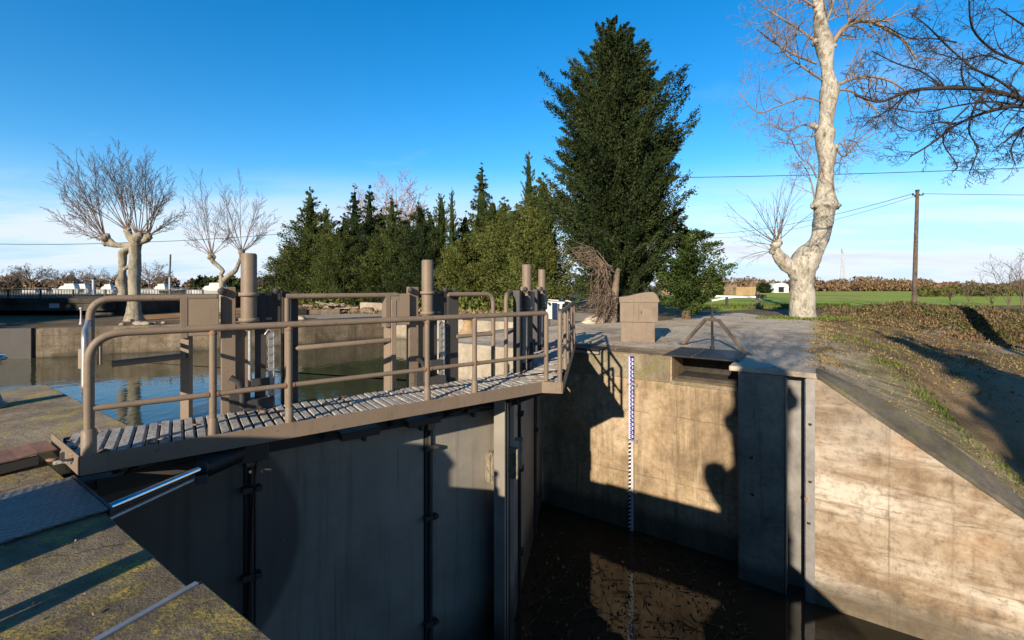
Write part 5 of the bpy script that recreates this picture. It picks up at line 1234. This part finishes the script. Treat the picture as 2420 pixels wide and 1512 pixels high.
# ---------------------------------------------------------------- brush, far woods, litter
def scatter(name, pts, size, mat, label=None, cat=None, seed=1, kind='stuff', up=.8, jit=.7, width=.34):
    rg = np.random.default_rng(seed); C = np.array(pts); n = len(C); D = np.tile(np.array([0,0,up]), (n,1))
    v, f = sprays(C, D, size, rg, width, jit); o = mesh_np(name, v, f, mat, None, rg.random(n)); return tag(o, label, cat, None, kind)
r = random.Random(31)
def mound_pts(n, cmin, cmax, pmin, pmax, zmax, clump, hole=None, dens=None):
    out = []; cl = [(r.uniform(cmin,cmax), r.uniform(pmin,pmax), r.uniform(.4,1.4), r.uniform(.35,1)) for _ in range(clump)]
    while len(out) < n:
        c, p, rad, hh = r.choice(cl); a = r.uniform(0,6.28); q = rad*math.sqrt(r.random()); cc, pp = c+q*math.cos(a), p+q*math.sin(a)
        w = W(cc, pp); z = bank_z(w.x, w.y); hz = zmax*hh*math.sqrt(max(0,1-(q/rad)**2))
        out.append((w.x, w.y, z+hz*r.random()**.6))
    return out
scatter('undergrowth', mound_pts(15000,-13,-.6,32.2,37.5,.32,170), .12, M['brush_green'], seed=2)
scatter('dead_bracken', mound_pts(13000,-13,-1.2,31.4,35.5,.30,120), .11, M['brush_red'], seed=3)
scatter('bramble_stems', mound_pts(9000,-13,-.6,31.8,37,.40,120), .16, M['brush'], seed=4, width=.12)
def litter(n, c0, c1, p0, p1):
    out = []
    for _ in range(n):
        c, p = r.uniform(c0,c1), r.uniform(p0,p1); w = W(c,p)
        if path_dist(c,p) < 1.0 and r.random() < .85: continue
        out.append((w.x,w.y,bank_z(w.x,w.y)+.012))
    return out
scatter('fallen_leaves', litter(5500,-12,0,14.5,33), .055, M['leaf_litter'], seed=5, up=.05, jit=1.0, width=.5)
def tufts(n, f, h):
    out = []
    for _ in range(n):
        x, y = f(); out.append((x, y, bank_z(x,y)+h*r.random()*.5))
    return out
def slabpt():
    c = -abs(r.gauss(0,2.2)); p = r.uniform(11.0, float(np.interp(.1-c,[0,.8,2.3,3.1,12],[20,17,12.9,12.3,12.2]))); w = W(c,p); return w.x, w.y
scatter('moss_tufts', tufts(1300, slabpt, .02), .05, M['straw'], seed=6, up=.6, width=.2)
def crestpt():
    a, b = random.Random(int(r.random()*34)).random(), r.gauss(0,.16); w = W(.02+r.gauss(0,.13)+.25*math.sin(a*40), 11.2+a*15+b); return w.x, w.y
scatter('crest_grass', tufts(2600, crestpt, .05), .075, M['straw'], seed=16, up=.9, jit=.6, width=.16)
def bankw():
    w = W(-r.uniform(.4,9), r.uniform(14,31)); return w.x, w.y
bk_ = [bankw() for _ in range(120)]
def bankclump(): x, y = r.choice(bk_); return x+r.gauss(0,.28), y+r.gauss(0,.28)
scatter('dry_weeds', tufts(4200, bankclump, .06), .09, M['straw'], seed=17, up=.8, jit=.7, width=.13)
gk_ = [bankw() for _ in range(34)]
def greenclump(): x, y = r.choice(gk_); return x+r.gauss(0,.38), y+r.gauss(0,.38)
scatter('bank_grass', tufts(3600, greenclump, .05), .08, M['grass'], seed=18, up=1.1, jit=.5, width=.12)
def seam():
    c = -r.uniform(.3,5); p = float(np.interp(.1-c,[0,.8,2.3,3.1,12],[21,17.2,12.9,12.1,11.9]))+r.gauss(0,.35); w = W(c,p); return w.x, w.y
cl_ = [seam() for _ in range(30)]
def seamclump(): x, y = r.choice(cl_); return x+r.gauss(0,.14), y+r.gauss(0,.14)
scatter('grass_tufts', tufts(1500, seamclump, .06), .075, M['grass'], seed=7, up=1.2, jit=.4, width=.14)
def treefoot():
    a = r.uniform(0,6.28); q = abs(r.gauss(.9,.55)); return at(1897,750,TY).x+q*math.cos(a)*1.6, TY-.3+q*math.sin(a)
scatter('tree_foot_grass', [(x,y,max(QZ,bank_z(x,y))+.02) for x,y in (treefoot() for _ in range(1500))], .13, M['grass'], seed=8, up=1.2, jit=.4, width=.14)
def fieldedge():
    u = r.random(); x = 1590+u*(2010-1590); P = gnd(x, 726+r.uniform(-6,4)); return (P.x, P.y, QZ+.05)
scatter('field_edge_grass', [fieldedge() for _ in range(4000)], .22, M['grass'], seed=9, up=1.0, jit=.5, width=.14)
def farbank():
    P = gnd(r.uniform(640,1230), r.uniform(722,742)); return (P.x, P.y, QZ+.06*r.random())
scatter('far_bank_weeds', [farbank() for _ in range(3500)], .22, M['straw'], seed=10, up=1.0, jit=.6, width=.2)
def underrow():
    x = r.uniform(640,1290); Y = np.interp(x,[640,1290],[46,31])-r.uniform(1,4.5); return (at(x,700,Y).x, Y, QZ+abs(r.gauss(0,.35)))
scatter('shrub_skirt', [underrow() for _ in range(7000)], .26, M['leaf_olive'], seed=11, up=.7)
# far woods as one mass, with a line of bushes before them
def wood(n, x0, x1, Y0, Y1, hpx, seed):
    rr_ = random.Random(seed); out = []; cl = []
    for _ in range(max(8,int(n/130))):
        x = rr_.uniform(x0,x1); Y = rr_.uniform(Y0,Y1); cl.append((at(x,690,Y).x, Y, hpx(x)/F*Y*rr_.uniform(.55,1.0)))
    for _ in range(n):
        X, Y, h = rr_.choice(cl); a = rr_.uniform(0,6.28); q = math.sqrt(rr_.random()); ph = math.asin(rr_.random())
        out.append((X+h*.75*q*math.cos(a), Y+h*.5*q*math.sin(a), QZ+h*rr_.random()**.55*math.sqrt(max(.02,1-q*q*.8))))
    return out
scatter('far_wood', wood(22000,1930,2900,190,260,lambda x: 26+6*math.sin(x*.013)+5*math.sin(x*.05),1), 1.2, M['brush'], seed=21)
scatter('rusty_thicket', wood(12000,1935,2260,150,175,lambda x: 27-10*abs(x-2090)/170,2), .7, M['brush_red'], seed=22)
scatter('far_hedge', wood(9000,1560,1930,150,200,lambda x: 30+5*math.sin(x*.04),3), 1.1, M['brush'], seed=23)
scatter('green_thicket', wood(5000,2170,2480,70,110,lambda x: 24,4), .5, M['brush_green'], seed=24)
scatter('far_wood_left', wood(16000,-250,760,290,380,lambda x: 26+6*math.sin(x*.05),5), 2.2, M['brush'], seed=25)
scatter('far_pines', wood(5000,470,680,270,285,lambda x: 32,6), 2, M['leaf_dark'], seed=26)
scatter('yellow_bushes', wood(1600,600,660,75,90,lambda x: 26,7), .5, M['leaf_olive'], seed=27)
sheet('far_hills', [(-3000,2500),(3000,2500),(3000,2900),(-3000,2900)], QZ+.02, M['brush'])
# rounded bare trees beyond the bridge, each its own
def far_tree(x, ytop, Y, wpx, mat, label, seed, name='bare_tree'):
    Y *= 2.2; P = Vector((at(x,700,Y).x, Y, QZ)); h = at(x,ytop,Y).z-QZ; t = thing(name, label, 'tree', P, 'bare trees beyond the bridge'); r = random.Random(seed)
    m = MB(); m.tube([P, P+Vector((.1,0,h*.4))], [.28,.18], 8); m.build('trunk', M['twig'], t); L = Limbs()
    for k in range(11):
        a = r.uniform(0,6.28); ax = wpx/F*Y/2
        d = Vector((math.cos(a)*ax, math.sin(a)*ax, h*r.uniform(.35,.72))); grow(L, r, P+Vector((.05,0,h*r.uniform(.22,.38))), d, d.length*.92, .2, 3, .35, .02, .7, 6, .46, 5, .045)
    L.build('crown', mat, t)
for i, (x, yt, Y, w, mt, lab) in enumerate(((20,640,95,80,'twig','low bare tree at the left picture edge beyond the bridge'),(72,630,90,86,'twig','round bare tree with upswept tips beyond the bridge'),(158,640,90,92,'twig','flat topped bare tree beyond the bridge left of the twin plane'),(225,636,110,50,'twig_pale','pale bare tree just left of the twin stemmed plane'),(262,640,100,60,'twig_pale','pale bushy bare tree half behind the twin plane stems'),(352,620,95,66,'twig_pale','tall pale bare tree right of the twin plane stems'),(395,645,105,44,'twig','small bare tree behind the two tone lamp post'),(615,660,80,40,'twig','small bare tree right of the first hoist'))):
    far_tree(x, yt, Y, w, M[mt], lab, 50+i)
# saplings on the right bank
for i, (x, y, hp, lab) in enumerate(((2290,706,55,'leafless sapling on the bank right of the utility pole'),(2345,712,72,'leafless branching sapling right of the first one'),(2385,715,110,'tall leafless sapling near the right picture edge'),(2415,722,125,'tallest leafless sapling on the right picture edge'),(2245,704,30,'short bare bush between the pole and the saplings'))):
    P = hit(x, y+8); t = thing('sapling', lab, 'sapling', P, 'saplings on the right bank'); rr_ = random.Random(60+i); L = Limbs(); Yd = P.y
    for k in range(4): grow(L, rr_, P+Vector((0,0,-.05)), Vector((rr_.uniform(-.45,.25), rr_.uniform(-.2,.2), 1)), hp/F*Yd*rr_.uniform(.65,1.05), .03, 2, .3, .02, .6, 7, .42, 6, .008)
    L.build('stems', M['twig'], t)
# twigs and leaves floating in the chamber
L = Limbs(); r = random.Random(8)
def low(): return gnd(r.uniform(1230,1760), r.uniform(1255,1512), WLOW)
for k in range(300):
    P = low()
    if P.x*.564+P.y*.826 > 10.9: continue
    c, p = cp(P.x,P.y)
    if p > 10.3 and c < 1.6: continue
    a = r.uniform(0,6.28); d = Vector((math.cos(a),math.sin(a),r.uniform(-.05,.12)))*r.uniform(.08,.5); P.z = WLOW+.01
    L.add([P, P+d*.5+rvec(r)*.03, P+d], [.008,.006,.003], 3)
tag(L.build('floating_twigs', M['debris'], None), kind='stuff')
pts = [p for p in (low() for _ in range(420)) if cp(p.x,p.y)[1] < 10.2]
scatter('floating_leaves', [(p.x,p.y,WLOW+.012) for p in pts], .05, M['leaf_litter'], seed=13, up=.02, jit=.25, width=.5)
# crumbs and leaves on the near quay
def quaypt(): w = W(r.uniform(2.0,9), 1.05-abs(r.gauss(0,1.4))); return (w.x,w.y,QZ+.02)
scatter('quay_grit', [quaypt() for _ in range(500)], .012, M['straw'], seed=14, up=.1, jit=.6, width=.5)
def rq():
    w = W(r.uniform(.2,5), 11.3+abs(r.gauss(0,5))); return (w.x,w.y,QZ+.016)
scatter('quay_leaves', [rq() for _ in range(350)], .035, M['leaf_litter'], seed=15, up=.05, jit=.8, width=.5)
# ================================================================ LIGHT, SKY, CAMERA
w = bpy.data.worlds.new('World'); scene.world = w; w.use_nodes = True; nt = w.node_tree; bg = nt.nodes['Background']
sky = nt.nodes.new('ShaderNodeTexSky'); sky.sky_type = 'NISHITA'; sky.sun_disc = False
sky.sun_elevation = R(EL); sky.sun_rotation = math.atan2(SUN.x, SUN.y); sky.altitude = 100; sky.air_density = 1.0; sky.dust_density = .1; sky.ozone_density = 3.2
def N(t, **k):
    n = nt.nodes.new(t)
    for a, b in k.items(): setattr(n, a, b)
    return n
hs = N('ShaderNodeHueSaturation'); hs.inputs['Saturation'].default_value = 1.36; hs.inputs['Hue'].default_value = .499; nt.links.new(sky.outputs[0], hs.inputs['Color'])
tc = N('ShaderNodeTexCoord'); sp = N('ShaderNodeSeparateXYZ'); nt.links.new(tc.outputs['Generated'], sp.inputs[0])
def MM(op, a, b=0., cl=False):
    n = N('ShaderNodeMath', operation=op, use_clamp=cl)
    for v, i in ((a, n.inputs[0]), (b, n.inputs[1])):
        if hasattr(v, 'links'): nt.links.new(v, i)
        else: i.default_value = v
    return n.outputs[0]
zc = MM('ADD', MM('MAXIMUM', sp.outputs[2], 0.), .10)
cb = N('ShaderNodeCombineXYZ'); nt.links.new(MM('DIVIDE', sp.outputs[0], zc), cb.inputs[0]); nt.links.new(MM('DIVIDE', sp.outputs[1], zc), cb.inputs[1])
def cloud(scale, lo, hi, z0, z1, amt, sx=1., seed=0.):
    mp = N('ShaderNodeMapping'); mp.inputs['Scale'].default_value = (sx,1,1); mp.inputs['Location'].default_value = (seed,seed*.7,0); nt.links.new(cb.outputs[0], mp.inputs[0])
    n = N('ShaderNodeTexNoise'); n.inputs['Scale'].default_value = scale; n.inputs['Detail'].default_value = 8; n.inputs['Roughness'].default_value = .58; nt.links.new(mp.outputs[0], n.inputs[0])
    rp = N('ShaderNodeMapRange', interpolation_type='SMOOTHSTEP'); rp.inputs[1].default_value = lo; rp.inputs[2].default_value = hi; nt.links.new(n.outputs['Fac'], rp.inputs[0])
    zr = N('ShaderNodeMapRange', interpolation_type='SMOOTHSTEP'); zr.inputs[1].default_value = z0; zr.inputs[2].default_value = z1; zr.inputs[3].default_value = 1; zr.inputs[4].default_value = 0; nt.links.new(sp.outputs[2], zr.inputs[0])
    return MM('MULTIPLY', MM('MULTIPLY', rp.outputs[0], zr.outputs[0]), amt), n.outputs['Fac']
k1, f1 = cloud(.6, .38, .64, .08, .26, .95, .55, 5.6); k2, f2 = cloud(.9, .58, .78, .2, .5, .35, .7, 9.4)
kk = MM('MAXIMUM', k1, k2)
mx = N('ShaderNodeMix', data_type='RGBA'); nt.links.new(kk, mx.inputs[0]); hz = N('ShaderNodeMapRange', interpolation_type='SMOOTHSTEP'); hz.inputs[1].default_value = 0; hz.inputs[2].default_value = .24; hz.inputs[3].default_value = .88; hz.inputs[4].default_value = 0; nt.links.new(sp.outputs[2], hz.inputs[0])
hm = N('ShaderNodeMix', data_type='RGBA'); nt.links.new(hz.outputs[0], hm.inputs[0]); nt.links.new(hs.outputs[0], hm.inputs[6]); hm.inputs[7].default_value = (2.35,3.35,4.75,1); nt.links.new(hm.outputs[2], mx.inputs[6])
cr = N('ShaderNodeValToRGB'); cr.color_ramp.elements[0].position = .5; cr.color_ramp.elements[0].color = (4.6,4.75,4.95,1); cr.color_ramp.elements[1].position = .78; cr.color_ramp.elements[1].color = (2.7,3.25,4.1,1)
nt.links.new(f1, cr.inputs[0]); nt.links.new(cr.outputs[0], mx.inputs[7]); zf = N('ShaderNodeMapRange', interpolation_type='SMOOTHSTEP'); zf.inputs[1].default_value = .5; zf.inputs[2].default_value = .85; zf.inputs[3].default_value = 1; zf.inputs[4].default_value = .45; nt.links.new(sp.outputs[2], zf.inputs[0])
yf = N('ShaderNodeMapRange', interpolation_type='SMOOTHSTEP'); yf.inputs[1].default_value = -.7; yf.inputs[2].default_value = .1; yf.inputs[3].default_value = .5; yf.inputs[4].default_value = 1; nt.links.new(sp.outputs[1], yf.inputs[0])
vm = N('ShaderNodeVectorMath', operation='SCALE'); nt.links.new(mx.outputs[2], vm.inputs[0]); nt.links.new(MM('MULTIPLY', zf.outputs[0], yf.outputs[0]), vm.inputs['Scale']); nt.links.new(vm.outputs[0], bg.inputs[0]); bg.inputs[1].default_value = .16
sl = bpy.data.lights.new('sun', 'SUN'); sl.energy = 5.0; sl.angle = R(.53); sl.color = (1.0,.86,.68)
so = bpy.data.objects.new('sun', sl); col.objects.link(so); d = Vector((-SUN.x*math.cos(R(EL)), -SUN.y*math.cos(R(EL)), -math.sin(R(EL)))); so.rotation_euler = d.to_track_quat('-Z','Y').to_euler(); so.location = (-20,-40,30)
cam = bpy.data.cameras.new('camera'); co = bpy.data.objects.new('camera', cam); col.objects.link(co); co.location = (0,0,CAMZ); co.rotation_euler = (R(90),0,0)
cam.sensor_width = 36; cam.sensor_fit = 'HORIZONTAL'; cam.lens = 36*F/2420; cam.shift_y = -(756-HY)/2420; cam.clip_start = .05; cam.clip_end = 9000; scene.camera = co
vs_ = scene.view_settings; vs_.view_transform = 'Standard'; vs_.look = 'None'; vs_.exposure = .45; vs_.gamma = 1
scene.render.engine = 'CYCLES'; scene.cycles.use_denoising = True; scene.cycles.max_bounces = 6
